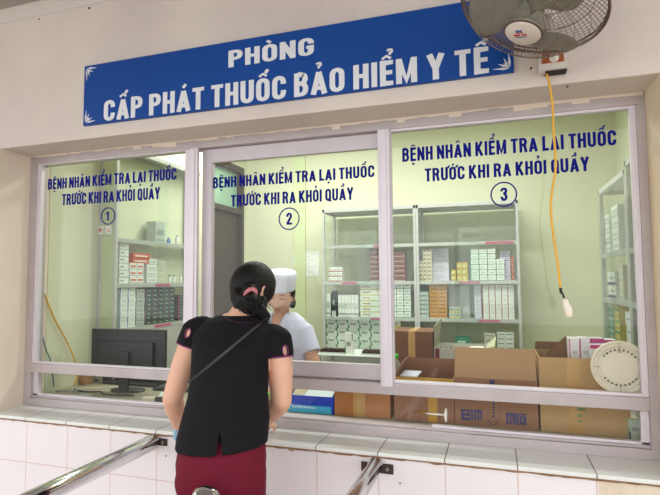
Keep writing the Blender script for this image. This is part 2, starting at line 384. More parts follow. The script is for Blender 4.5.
# dark door in the left wall inside, with a glazed transom light above
door = empty('door_1', (-0.24, 1.99, 0)); door['kind'] = 'structure'
fr = MB(); fr.box((-0.30, 1.985, 0), (-0.21, 2.04, 2.60)); fr.box((-0.30, 2.60, 0), (-0.21, 2.65, 2.60)); fr.box((-0.30, 2.04, 2.54), (-0.21, 2.60, 2.60)); fr.box((-0.30, 2.04, 2.12), (-0.21, 2.60, 2.17))
under(fr.build('door_frame', dark_wood), door)
lf = MB(); lf.box((-0.285, 2.045, 0.01), (-0.245, 2.595, 2.115)); 
for z0, z1 in ((0.15, 0.95), (1.05, 2.0)): lf.box((-0.247, 2.12, z0), (-0.238, 2.52, z1), bev=0.003)
under(lf.build('door_leaf', dark_wood), door)
under(MB().box((-0.275, 2.045, 2.175), (-0.265, 2.595, 2.535)).build('transom_pane', mat('door_glass', '8fb39a', rough=0.15)), door)
hd = MB().tube([(-0.238, 2.10, 1.05), (-0.20, 2.10, 1.05), (-0.20, 2.20, 1.05)], 0.008); under(hd.build('door_handle', steel), door)

# ------------------------------------------------------------------ window frame, sashes, panes, lettering
ZR0, ZR1 = 0.975, 1.022      # transom rail
ZB0, ZB1 = 0.80, 0.85        # bottom member
DP = 0.075
fr = MB()
fr.box((XL, YW, ZB0), (XR, YW+DP, ZB1-0.012), bev=0.002); fr.box((XL, YW+0.012, ZB1-0.012), (XR, YW+DP, ZB1-0.002), bev=0.002)
fr.box((XL, YW, ZT-0.045), (XR, YW+DP, ZT), bev=0.002)
fr.box((XL, YW, ZB1-0.012), (XL+0.045, YW+DP, ZT-0.045), bev=0.002)
fr.box((XR-0.03, YW, ZB1-0.012), (XR, YW+DP, ZT-0.045), bev=0.002)
fr.box((XL+0.045, YW-0.004, ZR0), (XR-0.03, YW+DP, ZR1), bev=0.003)
frame = struct(fr, 'window_frame', alu_d); frame['kind'] = 'structure'
def sash(n, X0, X1, z0, z1, st0, st1, top, bot, Y0, m):
    """a sliding glass sash; returns its root"""
    w = empty('window_%d' % n, (X0, Y0, z0)); w['kind'] = 'structure'
    f = MB(); e = 0.028
    f.box((X0, Y0, z0), (X0+st0, Y0+e, z1), bev=0.002); f.box((X1-st1, Y0, z0), (X1, Y0+e, z1), bev=0.002)
    f.box((X0+st0, Y0, z1-top), (X1-st1, Y0+e, z1), bev=0.002); f.box((X0+st0, Y0, z0), (X1-st1, Y0+e, z0+bot), bev=0.002)
    f.box((X0+st0, Y0+0.004, z0+bot), (X0+st0+0.004, Y0+e-0.004, z1-top)); f.box((X1-st1-0.004, Y0+0.004, z0+bot), (X1-st1, Y0+e-0.004, z1-top))
    under(f.build('sash_frame', m), w)
    under(MB().box((X0+st0-0.004, Y0+0.011, z0+bot-0.004), (X1-st1+0.004, Y0+0.016, z1-top+0.004)).build('glass_pane', win_glass), w)
    return w
w1 = sash(1, XL+0.045, 0.775, ZR1, 2.112, 0.022, 0.026, 0.010, 0.008, YW+0.006, alu_l)
w2 = sash(2, 0.829, 1.745, ZR1+0.003, 2.106, 0.052, 0.020, 0.068, 0.066, YW+0.034, alu)
w3 = sash(3, 1.760, XR-0.03, ZR1, 2.108, 0.016, 0.018, 0.012, 0.012, YW+0.006, alu_l)
for nm, a, b, z0 in (('mullion', 0.783, 0.832, ZR1), ('mullion', 1.724, 1.776, 1.008)):
    t = MB(); t.box((a, YW-0.016, z0), (b, YW+0.004, ZT-0.046), bev=0.005); t.box((a+0.014, YW-0.0205, z0+0.004), (b-0.014, YW-0.016, ZT-0.05), bev=0.0015)
    if False: t.lathe([(0.0255, 0), (0.0255, 0.018)], 24, M=Matrix.Translation((0.5*(a+b), YW-0.0145, z0)) @ Matrix.Rotation(-PI/2, 4, 'X'))
    struct(t, nm, alu_l)['kind'] = 'structure'
# bottom panes under the transom; the middle stretch is the open counter slot
def low(n, X0, X1, frm=True, lst=True):
    w = empty('window_%d' % n, (X0, YW+0.03, ZB1)); w['kind'] = 'structure'
    if frm:
        f = MB()
        if lst: f.box((X0, YW+0.02, ZB1-0.002), (X0+0.03, YW+0.045, ZR0), bev=0.002)
        f.box((X1-0.028, YW+0.02, ZB1-0.002), (X1, YW+0.045, ZR0), bev=0.002)
        f.box((X0, YW+0.02, ZB1-0.002), (X1, YW+0.045, ZB1+0.008), bev=0.001)
        under(f.build('sash_frame', alu_l), w)
        X0 += 0.03; X1 -= 0.028
    under(MB().box((X0, YW+0.030, ZB1+0.004), (X1, YW+0.035, ZR0)).build('glass_pane', win_glass), w)
    return w
low(4, XL+0.045, 0.80); low(5, 1.262, 1.985, False); low(6, 1.93, XR-0.03, True, False)
# lettering on the panes (vinyl, fixed to the outer face)
def sp(x, y, Y): p = PY(x, y, Y); return p.x, p.z
def pane_text(w, l1, l2, ring, digit, Y):
    for (body, x0, yb0, x1, yb1, ct) in (l1, l2):
        a, za = sp(x0, yb0, Y); b, zb = sp(x1, yb1, Y); _, zc = sp(x0, ct, Y)
        text('lettering', body, navy, a, b, (za+zb)/2, zc-za, Y, depth=0.001, parent=w)
    cx, cz = sp(ring[0], ring[1], Y); R = ring[2]
    t = MB(); t.tube([(cx+R*math.cos(2*PI*k/48), Y, cz+R*math.sin(2*PI*k/48)) for k in range(48)], 0.0029, 6, closed=True)
    under(t.build('number_ring', navy), w)
    h = R*1.12
    text('number', digit, navy, cx-R*0.27, cx+(R*0.12 if digit == '1' else R*0.30), cz-h/2, h, Y, bold=0.04, depth=0.001, parent=w)
L1, L2 = 'BỆNH NHÂN KIỂM TRA LẠI THUỐC', 'TRƯỚC KHI RA KHỎI QUẦY'
pane_text(w1, (L1, 48, 188.5, 176.5, 181, 178), (L2, 62, 205.5, 160, 199, 194.3), (108, 216, 0.043), '1', YW+0.0165)
pane_text(w2, (L1, 213, 187.5, 374.5, 178, 176.8), (L2, 231, 205.5, 353.5, 201, 194), (289, 218.7, 0.050), '2', YW+0.0440)
pane_text(w3, (L1, 402.4, 162, 616.5, 145, 148.5), (L2, 425, 182, 589.5, 170.5, 169), (503.7, 194.3, 0.0485), '3', YW+0.0165)
# sliding-glass lock with its round rubber foot, on the bottom pane
p = PY(444, 415, YW+0.02)
lk = empty('glass_lock', (p.x, YW+0.02, p.z), 'small white screw lock bar on the bottom glass, in front of the printed carton', 'lock')
t = MB(); t.lathe([(0.026, 0), (0.028, 0.002), (0.028, 0.007), (0.010, 0.011)], 24, M=Matrix.Translation((0.012, 0, 0)) @ Matrix.Rotation(-PI/2, 4, 'Y')); t.build('foot', white_pl, lk)
MB().tube([(0.005, 0, 0), (-0.075, 0, 0.002)], 0.0035, 8).build('rod', white_pl, lk)
t = MB(); t.box((-0.095, -0.003, -0.004), (-0.07, 0.004, 0.010), bev=0.001); t.tube([(-0.095, 0, 0.003), (-0.125, 0, 0.005)], 0.002); t.build('clamp', mat('brass', '8c6a3a', rough=0.4, metal=0.7), lk)

# ------------------------------------------------------------------ sign board
X0, X1, Z0, Z1 = 0.312, 2.279, 2.213, 2.508
sg = empty('sign_board', (X0, -0.001, Z0), 'long blue sign board with white lettering on the wall above the windows', 'sign')
under(MB().box((X0, -0.016, Z0), (X1, -0.001, Z1), bev=0.001).build('board', sign_blue), sg)
for (body, x0, yb0, x1, yb1, yt) in (('PHÒNG', 228.5, 67.5, 314, 55, 50.8), ('CẤP PHÁT THUỐC BẢO HIỂM Y TẾ', 103.8, 122, 489, 72, 101.5)):
    a, za = sp(x0, yb0, -0.016); b, zb = sp(x1, yb1, -0.016); _, zc = sp(x0, yt, -0.016)
    text('lettering', body, sign_white, a, b, (za+zb)/2, zc-za, -0.016, bold=0.032, depth=0.0015, parent=sg)
def ornament(cx, cz, sx, sz):
    t = MB(); S = 0.052
    def leaf(a, ln, w, ox=0, oz=0):
        ca, sa = math.cos(a), math.sin(a)
        pts = [(0, 0), (ln*0.35, w), (ln, 0), (ln*0.35, -w)]
        t.poly([(cx+sx*(ox+px*ca-pz*sa), -0.0162, cz+sz*(oz+px*sa+pz*ca)) for px, pz in pts], -0.0012, (0, 1, 0))
    leaf(0.08, S*1.15, 0.0045, 0.006, 0.003); leaf(PI/2-0.08, S*1.15, 0.0045, 0.003, 0.006); leaf(PI/4, S*0.55, 0.005, 0.006, 0.006)
    leaf(0.42, S*0.7, 0.004, 0.012, 0.010); leaf(PI/2-0.42, S*0.7, 0.004, 0.010, 0.012)
    t.tube([(cx+sx*(0.016+0.006*math.cos(k/10*2*PI)), -0.0168, cz+sz*(0.016+0.006*math.sin(k/10*2*PI))) for k in range(10)], 0.0012, 5, closed=True)
    under(t.build('corner_ornament', sign_white), sg)
ornament(X0+0.010, Z0+0.010, 1, 1); ornament(X0+0.010, Z1-0.010, 1, -1); ornament(X1-0.010, Z0+0.010, -1, 1); ornament(X1-0.010, Z1-0.010, -1, -1)
for i, (x, z) in enumerate(((X0+0.006, 2.36), (0.70, Z1-0.006), (1.0, Z0+0.006), (1.35, Z1-0.006), (1.9, Z0+0.006))):
    under(MB().lathe([(0.004, 0), (0.004, 0.002), (0.002, 0.003)], 10, M=Matrix.Translation((x, -0.016, z)) @ Matrix.Rotation(PI/2, 4, 'X')).build('screw', mat('rusty_screw', '5a4636', rough=0.8)), sg)

# ------------------------------------------------------------------ steel handrails with wall plates
def plate(nm_px, label, x0, x1, z0, z1, bx):
    r = empty('wall_plate', ((x0+x1)/2, -0.004, (z0+z1)/2), label, 'bracket')
    under(MB().box((x0, -0.006, z0), (x1, 0.0, z1), bev=0.001).build('plate', mat('rusty_iron', '4a3a34', rough=0.8, noise=0.25, scale=40)), r)
    for b in bx: under(MB().lathe([(0.0075, 0), (0.0075, 0.005), (0.004, 0.008)], 12, M=Matrix.Translation((b, -0.006, (z0+z1)/2)) @ Matrix.Rotation(PI/2, 4, 'X')).build('bolt', mat('zinc', '9a948c', rough=0.4, metal=0.7)), r)
def rail(label, x, z, y1, rad):
    r = empty('handrail', (x, -0.02, z), label, 'handrail', 'steel queue handrails')
    t = MB(); t.tube([(x, -0.012, z), (x, -0.016, z), (x, -0.022, z), (x, y1, z)], [rad*0.55, rad*0.85, rad, rad], 24); under(t.build('tube', steel), r)
    for yy in (-0.75, y1+0.05): under(MB().tube([(x, yy, 0.0), (x, yy, z-rad*0.6)], 0.016, 16).build('post', steel), r)
rail('thick polished steel handrail running to the counter wall at lower left', 0.745, 0.752, -1.6, 0.033)
rail('polished steel handrail right of the customer, ending at a double bolted plate', 1.745, 0.757, -1.6, 0.029)
plate(0, 'small dark iron plate behind the left handrail end', 0.752, 0.805, 0.735, 0.765, [0.785])
plate(0, 'wide dark iron plate behind the right handrail end', 1.683, 1.808, 0.722, 0.758, [1.785])
p = PZ(206, 489, 0.84)
r = empty('railing_post', (p.x, p.y, 0), 'steel railing post with a domed cap behind the customer', 'post', 'steel queue handrails')
R_ = 0.040; zt = p.z
t = MB(); t.tube([(0, 0, 0), (0, 0, zt-0.03)], R_, 24); t.build('tube', steel, r)
MB().lathe([(R_+0.003, zt-0.032), (R_+0.003, zt-0.02), (R_*0.95, zt-0.008), (R_*0.75, zt+0.002), (R_*0.4, zt+0.008), (0, zt+0.010)], 24).build('cap', steel, r)
MB().lathe([(0.05, 0), (0.05, 0.004), (0.03, 0.008)], 24).build('base_flange', steel, r)
# hanging chip of render below the sill
p = PY(291.5, 443, -0.006)
tag(MB().poly([(p.x+0.022*math.cos(a), -0.006, p.z-0.004+0.030*min(0, math.sin(a))) for a in [PI+PI*k/12 for k in range(13)]], 0.0055, (0, 1, 0)).build('mortar_chip', mat('mortar_grey', 'b0a48f', rough=0.95, noise=0.2, scale=30, bump=0.5)),
    'small grey half round mortar chip hanging under the sill edge', 'mortar chip')
# ================================================================== furniture inside
ZK = 0.83
r = empty('counter_worktop', (1.2, 0.5, 0), 'long pale worktop behind the windows that carries cartons and monitor', 'counter')
wt = mat('worktop', 'aaa48c', rough=0.4)
t = MB(); t.poly([(-0.235, 0.325, ZK-0.03), (2.785, 0.325, ZK-0.03), (2.785, 0.76, ZK-0.03), (-0.085, 0.76, ZK-0.03), (-0.085, 0.68, ZK-0.03), (-0.235, 0.68, ZK-0.03)], 0.03, (0, 0, 1)); under(t.build('worktop', wt), r)
under(MB().box((-0.235, 0.34, 0.01), (2.785, 0.36, ZK-0.03)).build('front_panel', white_paint), r)
for x in (0.16, 0.9, 2.0, 2.75): under(MB().box((x-0.02, 0.38, 0.01), (x+0.02, 0.72, ZK-0.03)).build('side_panel', white_paint), r)

def medbox(name, x0, x1, y0, y1, z0, z1, mats, style, face):
    """a printed medicine carton; face = side that looks at the viewer ('-y', '+x', '-x'); style picks the print"""
    t = MB(); t.box((x0, y0, z0), (x1, y1, z1), 0)
    e = 0.0006
    def q(u0, u1, v0, v1, mi):
        # u runs along the visible face, v is height; both 0..1
        z_0, z_1 = z0+(z1-z0)*v0, z0+(z1-z0)*v1
        if face == '-y': t.box((x0+(x1-x0)*u0, y0-e, z_0), (x0+(x1-x0)*u1, y0, z_1), mi)
        elif face == '+x': t.box((x1, y0+(y1-y0)*u0, z_0), (x1+e, y0+(y1-y0)*u1, z_1), mi)
        else: t.box((x0-e, y0+(y1-y0)*u0, z_0), (x0, y0+(y1-y0)*u1, z_1), mi)
    if style == 'band': q(0, 1, 0, .22, 1); q(.15, .7, .45, .62, 2)
    elif style == 'edge': q(0, .10, 0, 1, 1); q(.3, .8, .35, .5, 2)
    elif style == 'rim': q(0, 1, 0, .10, 1); q(0, .06, .1, 1, 1); q(.25, .75, .4, .6, 2)
    elif style == 'corner':
        q(0, .12, .0, .35, 1); q(.88, 1, .65, 1, 1); q(.0, .05, .35, .6, 1); q(.2, .75, .4, .6, 2)
    elif style == 'line': q(0, 1, .82, 1, 1); q(.1, .5, .3, .5, 2)
    elif style == 'text': q(.12, .85, .35, .62, 1); q(.06, .94, .08, .16, 2)
    return t.build(name, mats)
ORD = ['first', 'second', 'third', 'fourth', 'fifth', 'sixth', 'seventh', 'eighth', 'ninth', 'tenth', 'eleventh', 'twelfth', 'thirteenth']
def M_(k, c, **kw): return mat(k, c, **kw)
prt = {k: M_('print_'+k, v, rough=0.45, noise=0.08, scale=40) for k, v in dict(white='e9ece6', green='1c8550', teal='2f8f72', red='b0432f', brown='7c4136', dbrown='5c2c26', yellow='d8c23c', ochre='c98e2c', rust='96502a', pink='c8577f', magenta='c23a86', grey='9aa09a', lgrey='c2c8c2', blue='5a7ec0', dteal='264842', orange='d8603a', cream='dcd5bd', black='20232a', lilac='d9d6ea', navy='2b3a7c').items()}
def stack(kind_px, where, look, grp, cols_, rows, ms, style, face='-y', plane=2.38, depth=0.07, z0=None, name='medicine_box', jit=0.002, gap=0.0015):
    """kind_px = (x0, x1, ytop) in the photo; boxes stand on z0; cols_ x rows"""
    xa, xb, yt = kind_px
    if face == '-y':
        a = PY(xa, yt, plane); b = PY(xb, yt, plane); u0, u1 = a.x, b.x
    else:
        a = PX(xa, yt, plane); b = PX(xb, yt, plane); u0, u1 = sorted((a.y, b.y))
    zt = (a.z+b.z)/2; w = (u1-u0)/cols_; rws = rows if isinstance(rows, (list, tuple)) else [rows]*cols_; h = (zt-z0)/max(rws)
    for c in range(cols_):
        for k in range(rws[c]):
            j = random.uniform(-jit, jit); ua, ub = u0+c*w+gap, u0+(c+1)*w-gap
            za, zb = z0+k*h+0.0004, z0+(k+1)*h-0.0002
            if face == '-y': o = medbox(name, ua, ub, plane+jit+j, plane+depth+j, za, zb, ms, style, face)
            elif face == '+x': o = medbox(name, plane-depth-jit+j, plane-jit+j, ua, ub, za, zb, ms, style, face)
            else: o = medbox(name, plane+jit+j, plane+depth+jit+j, ua, ub, za, zb, ms, style, face)
            if cols_ == 1: s_ = '%s, %s up in its stack, %s' % (look, ORD[k], where)
            elif max(rws) == 1: s_ = '%s, %s from left in its row, %s' % (look, ORD[c], where)
            else: s_ = '%s, %s up in %s stack, %s' % (look, ORD[k], ORD[c], where)
            tag(o, s_, 'medicine box', grp)

# ------------------------------------------------------------------ the aluminium and glass cabinets
cab_al = mat('cabinet_aluminium', 'c3c5c0', rough=0.4, metal=0.35)
shelf_m = glass_mat('shelf_glass', (0.85, 0.93, 0.88), 0.9)
pink = prt['pink']
def cabinet(label, X0, X1, Y0, Y1, zs, ztop, face, name='medicine_cabinet', zb=0.01, doors=True, tags=(), p=0.022, back=None):
    r = empty(name, ((X0+X1)/2, (Y0+Y1)/2, zb), label, 'cabinet')
    f = MB()
    for x in (X0, X1-p):
        for y in (Y0, Y1-p): f.box((x, y, zb), (x+p, y+p, ztop), bev=0.002)
    for z in (ztop,):
        f.box((X0, Y0, z-0.03), (X1, Y0+p, z), bev=0.001); f.box((X0, Y1-p, z-0.03), (X1, Y1, z), bev=0.001); f.box((X0, Y0+p, z-0.03), (X0+p, Y1-p, z), bev=0.001); f.box((X1-p, Y0+p, z-0.03), (X1, Y1-p, z), bev=0.001)
    under(f.build('frame', cab_al), r)
    under(MB().box((X0+p, Y0+p, ztop-0.012), (X1-p, Y1-p, ztop-0.004)).build('top_panel', cab_al), r)
    for i, z in enumerate(zs):
        s_ = MB(); hh = 0.028
        if face == '-y': s_.box((X0+p, Y0+0.002, z-hh), (X1-p, Y0+0.016, z), 0, bev=0.001); s_.box((X0+p+.001, Y0+0.016, z-0.008), (X1-p-.001, Y1-0.01, z), 0)
        elif face == '+x': s_.box((X1-0.016, Y0+p, z-hh), (X1-0.002, Y1-p, z), 0, bev=0.001); s_.box((X0+0.01, Y0+p+.001, z-0.008), (X1-0.016, Y1-p-.001, z), 0)
        else: s_.box((X0+0.002, Y0+p, z-hh), (X0+0.016, Y1-p, z), 0, bev=0.001); s_.box((X0+0.016, Y0+p+.001, z-0.008), (X1-0.01, Y1-p-.001, z), 0)
        so = under(s_.build('shelf', cab_al), r)
        for (k, a, b) in tags:
            if k == i and face == '-y': under(MB().box((X0+(X1-X0)*a, Y0-0.0005, z-hh+0.005), (X0+(X1-X0)*b, Y0+0.0015, z-0.005)).build('shelf_label', pink), so)
            if k == i and face == '+x': under(MB().box((X1-0.0015, Y0+(Y1-Y0)*a, z-hh+0.005), (X1+0.0005, Y0+(Y1-Y0)*b, z-0.005)).build('shelf_label', pink), so)
    # side and door panes
    if face == '-y':
        for x in (X0+0.009, X1-0.012): under(MB().box((x, Y0+p, zb+0.3), (x+0.003, Y1-p, ztop-0.03)).build('side_pane', cab_glass), r)
    if doors and face == '-y':
        m_ = X0+(X1-X0)*0.5
        for i, (a, b) in enumerate(((X0+p, m_+0.10), (m_-0.10, X1-p))): under(MB().box((a, Y0-0.004-0.006*i, zs[-1]), (b, Y0-0.001-0.006*i, ztop-0.03)).build('door_pane', cab_glass), r)
    if doors and face == '+x':
        m_ = Y0+(Y1-Y0)*0.5
        for i, (a, b) in enumerate(((Y0+p, m_+0.06), (m_-0.06, Y1-p))): under(MB().box((X1+0.001+0.006*i, a, zs[-1]), (X1+0.004+0.006*i, b, ztop-0.03)).build('door_pane', cab_glass), r)
    if doors and face == '-x':
        m_ = Y0+(Y1-Y0)*0.5
        for i, (a, b) in enumerate(((Y0+p, m_+0.06), (m_-0.06, Y1-p))): under(MB().box((X0-0.004-0.006*i, a, zs[-1]), (X0-0.001-0.006*i, b, ztop-0.03)).build('door_pane', cab_glass), r)
    if back: under(MB().box(*back[0]).build('back_panel', back[1]), r)
    # solid lower cupboard
    lz = zs[-1]-0.03
    lo = MB()
    if face == '-y': lo.box((X0+p, Y0+0.004, zb+0.06), (X1-p, Y0+0.012, lz))
    elif face == '+x': lo.box((X1-0.012, Y0+p, zb+0.06), (X1-0.004, Y1-p, lz))
    else: lo.box((X0+0.004, Y0+p, zb+0.06), (X0+0.012, Y1-p, lz))
    under(lo.build('lower_panel', cab_al), r)
    return r
YC = 2.35
SH = [1.765, 1.445, 1.136, 0.815]
cabinet('left half of the glazed medicine cabinets on the back wall, beside the notice', 0.727, 1.5645, YC, 2.70, SH, 2.092, '-y', tags=((0, .56, .68), (1, .22, .38), (2, .52, .66)))
cabinet('right half of the glazed medicine cabinets on the back wall, under the ringed 3', 1.5655, 2.385, YC, 2.70, SH, 2.092, '-y', tags=((0, .68, .95), (1, .42, .62), (2, .60, .80)))
WA, WB = 'left back cabinet', 'right back cabinet'
W = prt['white']
s2, s3, s4, s5 = SH[0], SH[1], SH[2], SH[3]
# left back cabinet
stack((329, 342, 267), 'left back cabinet', 'tiny white and red box', 'white and red boxes', 3, 3, [W, prt['red'], prt['grey']], 'band', z0=s3)
stack((369, 405, 247.5), 'middle shelf', 'reddish brown medicine box', 'reddish brown boxes', 3, [7, 7, 6], [prt['brown'], prt['dbrown'], prt['cream']], 'text', z0=s3, depth=.09)
stack((326, 330.5, 293), 'third shelf', 'slim white box beside the cabinet post', 'slim white box', 1, 1, [W, prt['lgrey'], prt['grey']], 'text', z0=s4)
stack((331.5, 336, 291), 'third shelf', 'black boxed item between white boxes', 'black boxed item', 1, 1, [prt['black'], prt['lgrey'], prt['grey']], 'band', z0=s4)
stack((338, 358, 295), 'third shelf', 'narrow upright white box', 'upright white boxes', 6, 1, [W, prt['lgrey'], prt['grey']], 'text', z0=s4)
stack((360, 380, 283.5), 'third shelf', 'flat white box with yellow lid line', 'yellow lined boxes', 1, 6, [W, prt['yellow'], prt['ochre']], 'line', z0=s4, depth=.12)
stack((389, 410.5, 283), 'left cabinet third shelf', 'green edged white box', 'green edged boxes', 3, 6, [W, prt['green'], prt['grey']], 'rim', z0=s4)
stack((326, 382, 320), 'left cabinet bottom shelf', 'white box with green corners', 'green cornered boxes', 5, 4, [W, prt['green'], prt['grey']], 'corner', z0=s5, plane=2.40, depth=.10)
stack((391, 410.5, 321), 'bottom shelf by the post', 'cream medicine box', 'cream boxes on the bottom shelf', 2, [5, 4], [prt['cream'], prt['yellow'], prt['grey']], 'band', z0=s5, plane=2.40)
# right back cabinet
stack((418, 431.5, 249), 'right cabinet second shelf', 'brown and white box', 'brown and white boxes', 3, [5, 8, 8], [prt['cream'], prt['dbrown'], prt['ochre']], 'text', z0=s3)
stack((451, 456, 270), 'second shelf', 'yellow medicine box left of two', 'yellow boxes', 1, 2, [prt['yellow'], prt['ochre'], W], 'band', z0=s3)
stack((456.5, 467.5, 262), 'second shelf', 'tall stack yellow medicine box', 'yellow boxes', 2, 3, [prt['yellow'], prt['ochre'], W], 'line', z0=s3)
stack((470, 504, 248.5), 'right cabinet second shelf', 'teal edged white box', 'teal edged boxes', 4, [6, 6, 6, 4], [W, prt['teal'], prt['lgrey']], 'rim', z0=s3)
stack((511, 513.5, 256), 'second shelf right end', 'red medicine box', 'red boxes', 1, 4, [prt['red'], prt['orange'], prt['cream']], 'band', z0=s3)
stack((419, 428.5, 291), 'right cabinet third shelf', 'pale teal flat box', 'pale teal boxes', 1, 6, [prt['lgrey'], prt['teal'], W], 'line', z0=s4, depth=.10)
stack((429, 446.5, 284), 'right cabinet third shelf', 'amber yellow box', 'amber boxes', 2, 9, [prt['ochre'], prt['rust'], prt['yellow']], 'text', z0=s4)
stack((449, 461, 307), 'third shelf', 'low green and yellow box', 'low green boxes', 2, 2, [prt['lgrey'], prt['yellow'], prt['teal']], 'band', z0=s4)
stack((482, 513.7, 285), 'right cabinet third shelf', 'pink edged white box', 'pink edged boxes', 5, 8, [W, prt['pink'], prt['lgrey']], 'edge', z0=s4)
stack((455, 470, 337), 'lowest shelf', 'low teal medicine box', 'teal boxes', 1, 2, [prt['teal'], prt['dteal'], W], 'band', z0=s5)
stack((484, 495, 333), 'right cabinet lowest shelf', 'white box left of the tall stacks', 'lowest shelf white boxes', 1, 5, [prt['cream'], prt['grey'], prt['lgrey']], 'text', z0=s5)
stack((497, 513.7, 332), 'right cabinet lowest shelf', 'white box', 'lowest shelf white boxes', 2, 6, [W, prt['grey'], prt['lgrey']], 'text', z0=s5)
# papers standing behind the glass of the right cabinet
def sheet(px, label, Y, ms, name='paper_sheet', z0=None, cat='paper'):
    a = PY(px[0], px[1], Y); b = PY(px[2], px[3], Y); zb = b.z if z0 is None else z0
    t = MB(); t.box((a.x, Y, zb), (b.x, Y+0.0015, a.z), 0)
    n = int((a.z-zb)/0.016)
    for k in range(1, n):
        z = a.z-k*0.016
        if random.random() < .85: t.box((a.x+0.01, Y-0.0004, z-0.002), (a.x+(b.x-a.x)*random.uniform(.5, .92), Y, z+0.002), 1)
    tag(t.build(name, ms), label, cat)
sheet((432, 249, 449, 278), 'lilac printed sheet behind the amber boxes in right back cabinet', 2.46, [prt['lilac'], prt['grey']], z0=s3+.001)
sheet((500, 251, 510.5, 278), 'white printed card beside the red boxes in right back cabinet', 2.43, [prt['lilac'], prt['navy']], z0=s3+.001)
sheet((449, 286, 470, 313), 'grey folder sheet in the middle of right back cabinet', 2.47, [prt['lgrey'], prt['lgrey']], z0=s4+.001)
sheet((474, 285, 481.5, 313), 'white lined card beside the pink edged boxes', 2.41, [prt['lilac'], prt['grey']], z0=s4+.001)
sheet((293, 252, 319, 276), 'white printed notice pasted on the back wall beside the cabinet', 2.7475, [W, prt['lgrey']], 'wall_notice', cat='notice')

# glass display table in front of the left back cabinet
a = PY(317, 354, 1.95); b = PY(428, 354, 1.95); zt = a.z
r = empty('display_table', ((a.x+b.x)/2, 2.1, 0.01), 'low glass topped display table behind the nurse at the cabinets', 'table')
f = MB()
for x in (a.x, b.x-0.025):
    for y in (1.95, 2.28): f.box((x, y, 0.01), (x+0.025, y+0.025, zt-0.012))
f.box((a.x, 1.95, zt-0.012-0.10), (b.x, 1.965, zt-0.095)); f.box((a.x, 1.95, zt-0.14), (b.x, 2.30, zt-0.13))
under(f.build('frame', cab_al), r); under(MB().box((a.x-0.01, 1.945, zt-0.010), (b.x+0.01, 2.315, zt), bev=0.001).build('table_top', white_paint), r)
for i, (x0, x1, y) in enumerate(((319, 345, 347.5), (361, 382, 348))):
    a_ = PY(x0, y, 1.98); b_ = PY(x1, y, 1.98)
    rr = empty('vial_tray', ((a_.x+b_.x)/2, 2.05, zt), ('tray of dark vials on the display table beside the nurse', 'tray of dark vials on the display table by the window post')[i], 'tray', 'trays of vials')
    t = MB(); t.box((a_.x, 1.98, zt+0.0003), (b_.x, 2.12, zt+0.006)); 
    t.box((a_.x, 1.98, zt+0.006), (b_.x, 1.983, zt+0.014)); under(t.build('tray', prt['lgrey']), rr)
    n = 9; v = MB()
    for k in range(n):
        for q in range(3):
            v.lathe([(0.0095, 0), (0.0095, 0.02), (0.005, 0.025), (0.005, 0.031), (0, 0.031)], 8, M=Matrix.Translation((a_.x+0.011+(b_.x-a_.x-0.022)*k/(n-1), 2.0+q*0.045, zt+0.0062)))
    under(tag(v.build('vials', mat('amber_dark', '3a1f1c', rough=0.2)), kind='stuff'), rr)
o = PY(345, 333, 1.99); q_ = PY(353, 352, 1.99)
tag(medbox('medicine_box', o.x, q_.x, 1.985, 2.03, zt+0.0005, o.z, [W, prt['green'], prt['grey']], 'corner', '-y'), 'upright white box with green corners standing on the display table', 'medicine box')

# ------------------------------------------------------------------ left cabinet, against the left wall
LS = [1.74, 1.445, 1.155]
cabinet('tall glazed medicine cabinet along the left wall, behind the monitor', -0.236, -0.10, 0.70, 1.66, LS, 2.35, '+x', tags=((1, .42, .60), (2, .42, .62)), back=(((-0.214, 0.705, 0.2), (-0.122, 0.712, 2.34)), mat('cabinet_side', 'bcc79a', rough=0.6)))
def ls(px, where, look, grp, c, rws, ms, style, z0, depth=.08, pl=-0.125): stack(px, where, look, grp, c, rws, ms, style, '+x', pl, depth, z0)
ls((120, 129.5, 242), 'left wall cabinet', 'white grey lined carton', 'white cartons in the left cabinet', 1, 6, [W, prt['lgrey'], prt['grey']], 'line', LS[1])
ls((130.5, 144, 263), 'left wall cabinet', 'small white box under orange packs', 'white boxes under orange packs', 2, 3, [W, prt['orange'], prt['grey']], 'text', LS[1])
a = PX(134, 255, 0.075); b = PX(149, 263, 0.075)
for k, (y0, y1) in enumerate(((134, 150), (136.5, 147))):
    A_ = PX(y0, 255+6*k, 0.075); B_ = PX(y1, 255+6*k, 0.075)
ls((133, 150, 253.5), 'left cabinet', 'orange pack', 'orange packs', 1, 2, [prt['orange'], W, prt['red']], 'text', PX(133, 263.5, -.125).z-.004+.006)
ls((147.5, 158, 259), 'left wall cabinet', 'plain white box', 'plain white boxes in the left cabinet', 1, 4, [W, prt['lgrey'], prt['grey']], 'text', LS[1])
ls((158.5, 165.5, 261), 'left wall cabinet', 'white box right of plain stack', 'plain white boxes in the left cabinet', 1, 4, [prt['cream'], prt['lgrey'], prt['grey']], 'text', LS[1])
ls((120, 136, 288), 'left wall cabinet', 'white and blue box', 'white and blue boxes', 2, 8, [W, prt['blue'], prt['lgrey']], 'edge', LS[2])
ls((137, 145, 289), 'left wall cabinet', 'grey speckled box', 'grey boxes', 1, 8, [prt['lgrey'], prt['grey'], prt['dteal']], 'text', LS[2])
ls((146, 175, 288), 'left wall cabinet', 'dark teal box', 'dark teal boxes', 5, 8, [prt['dteal'], prt['brown'], prt['lgrey']], 'edge', LS[2])
ls((178.5, 183, 295), 'left wall cabinet', 'red edged dark box', 'red edged dark boxes', 1, 8, [prt['black'], prt['magenta'], prt['lgrey']], 'edge', LS[2])
ls((156, 166, 222), 'top shelf of left cabinet', 'low grey carton lying alone', 'grey carton', 1, 1, [prt['lgrey'], prt['grey'], prt['grey']], 'text', LS[0])
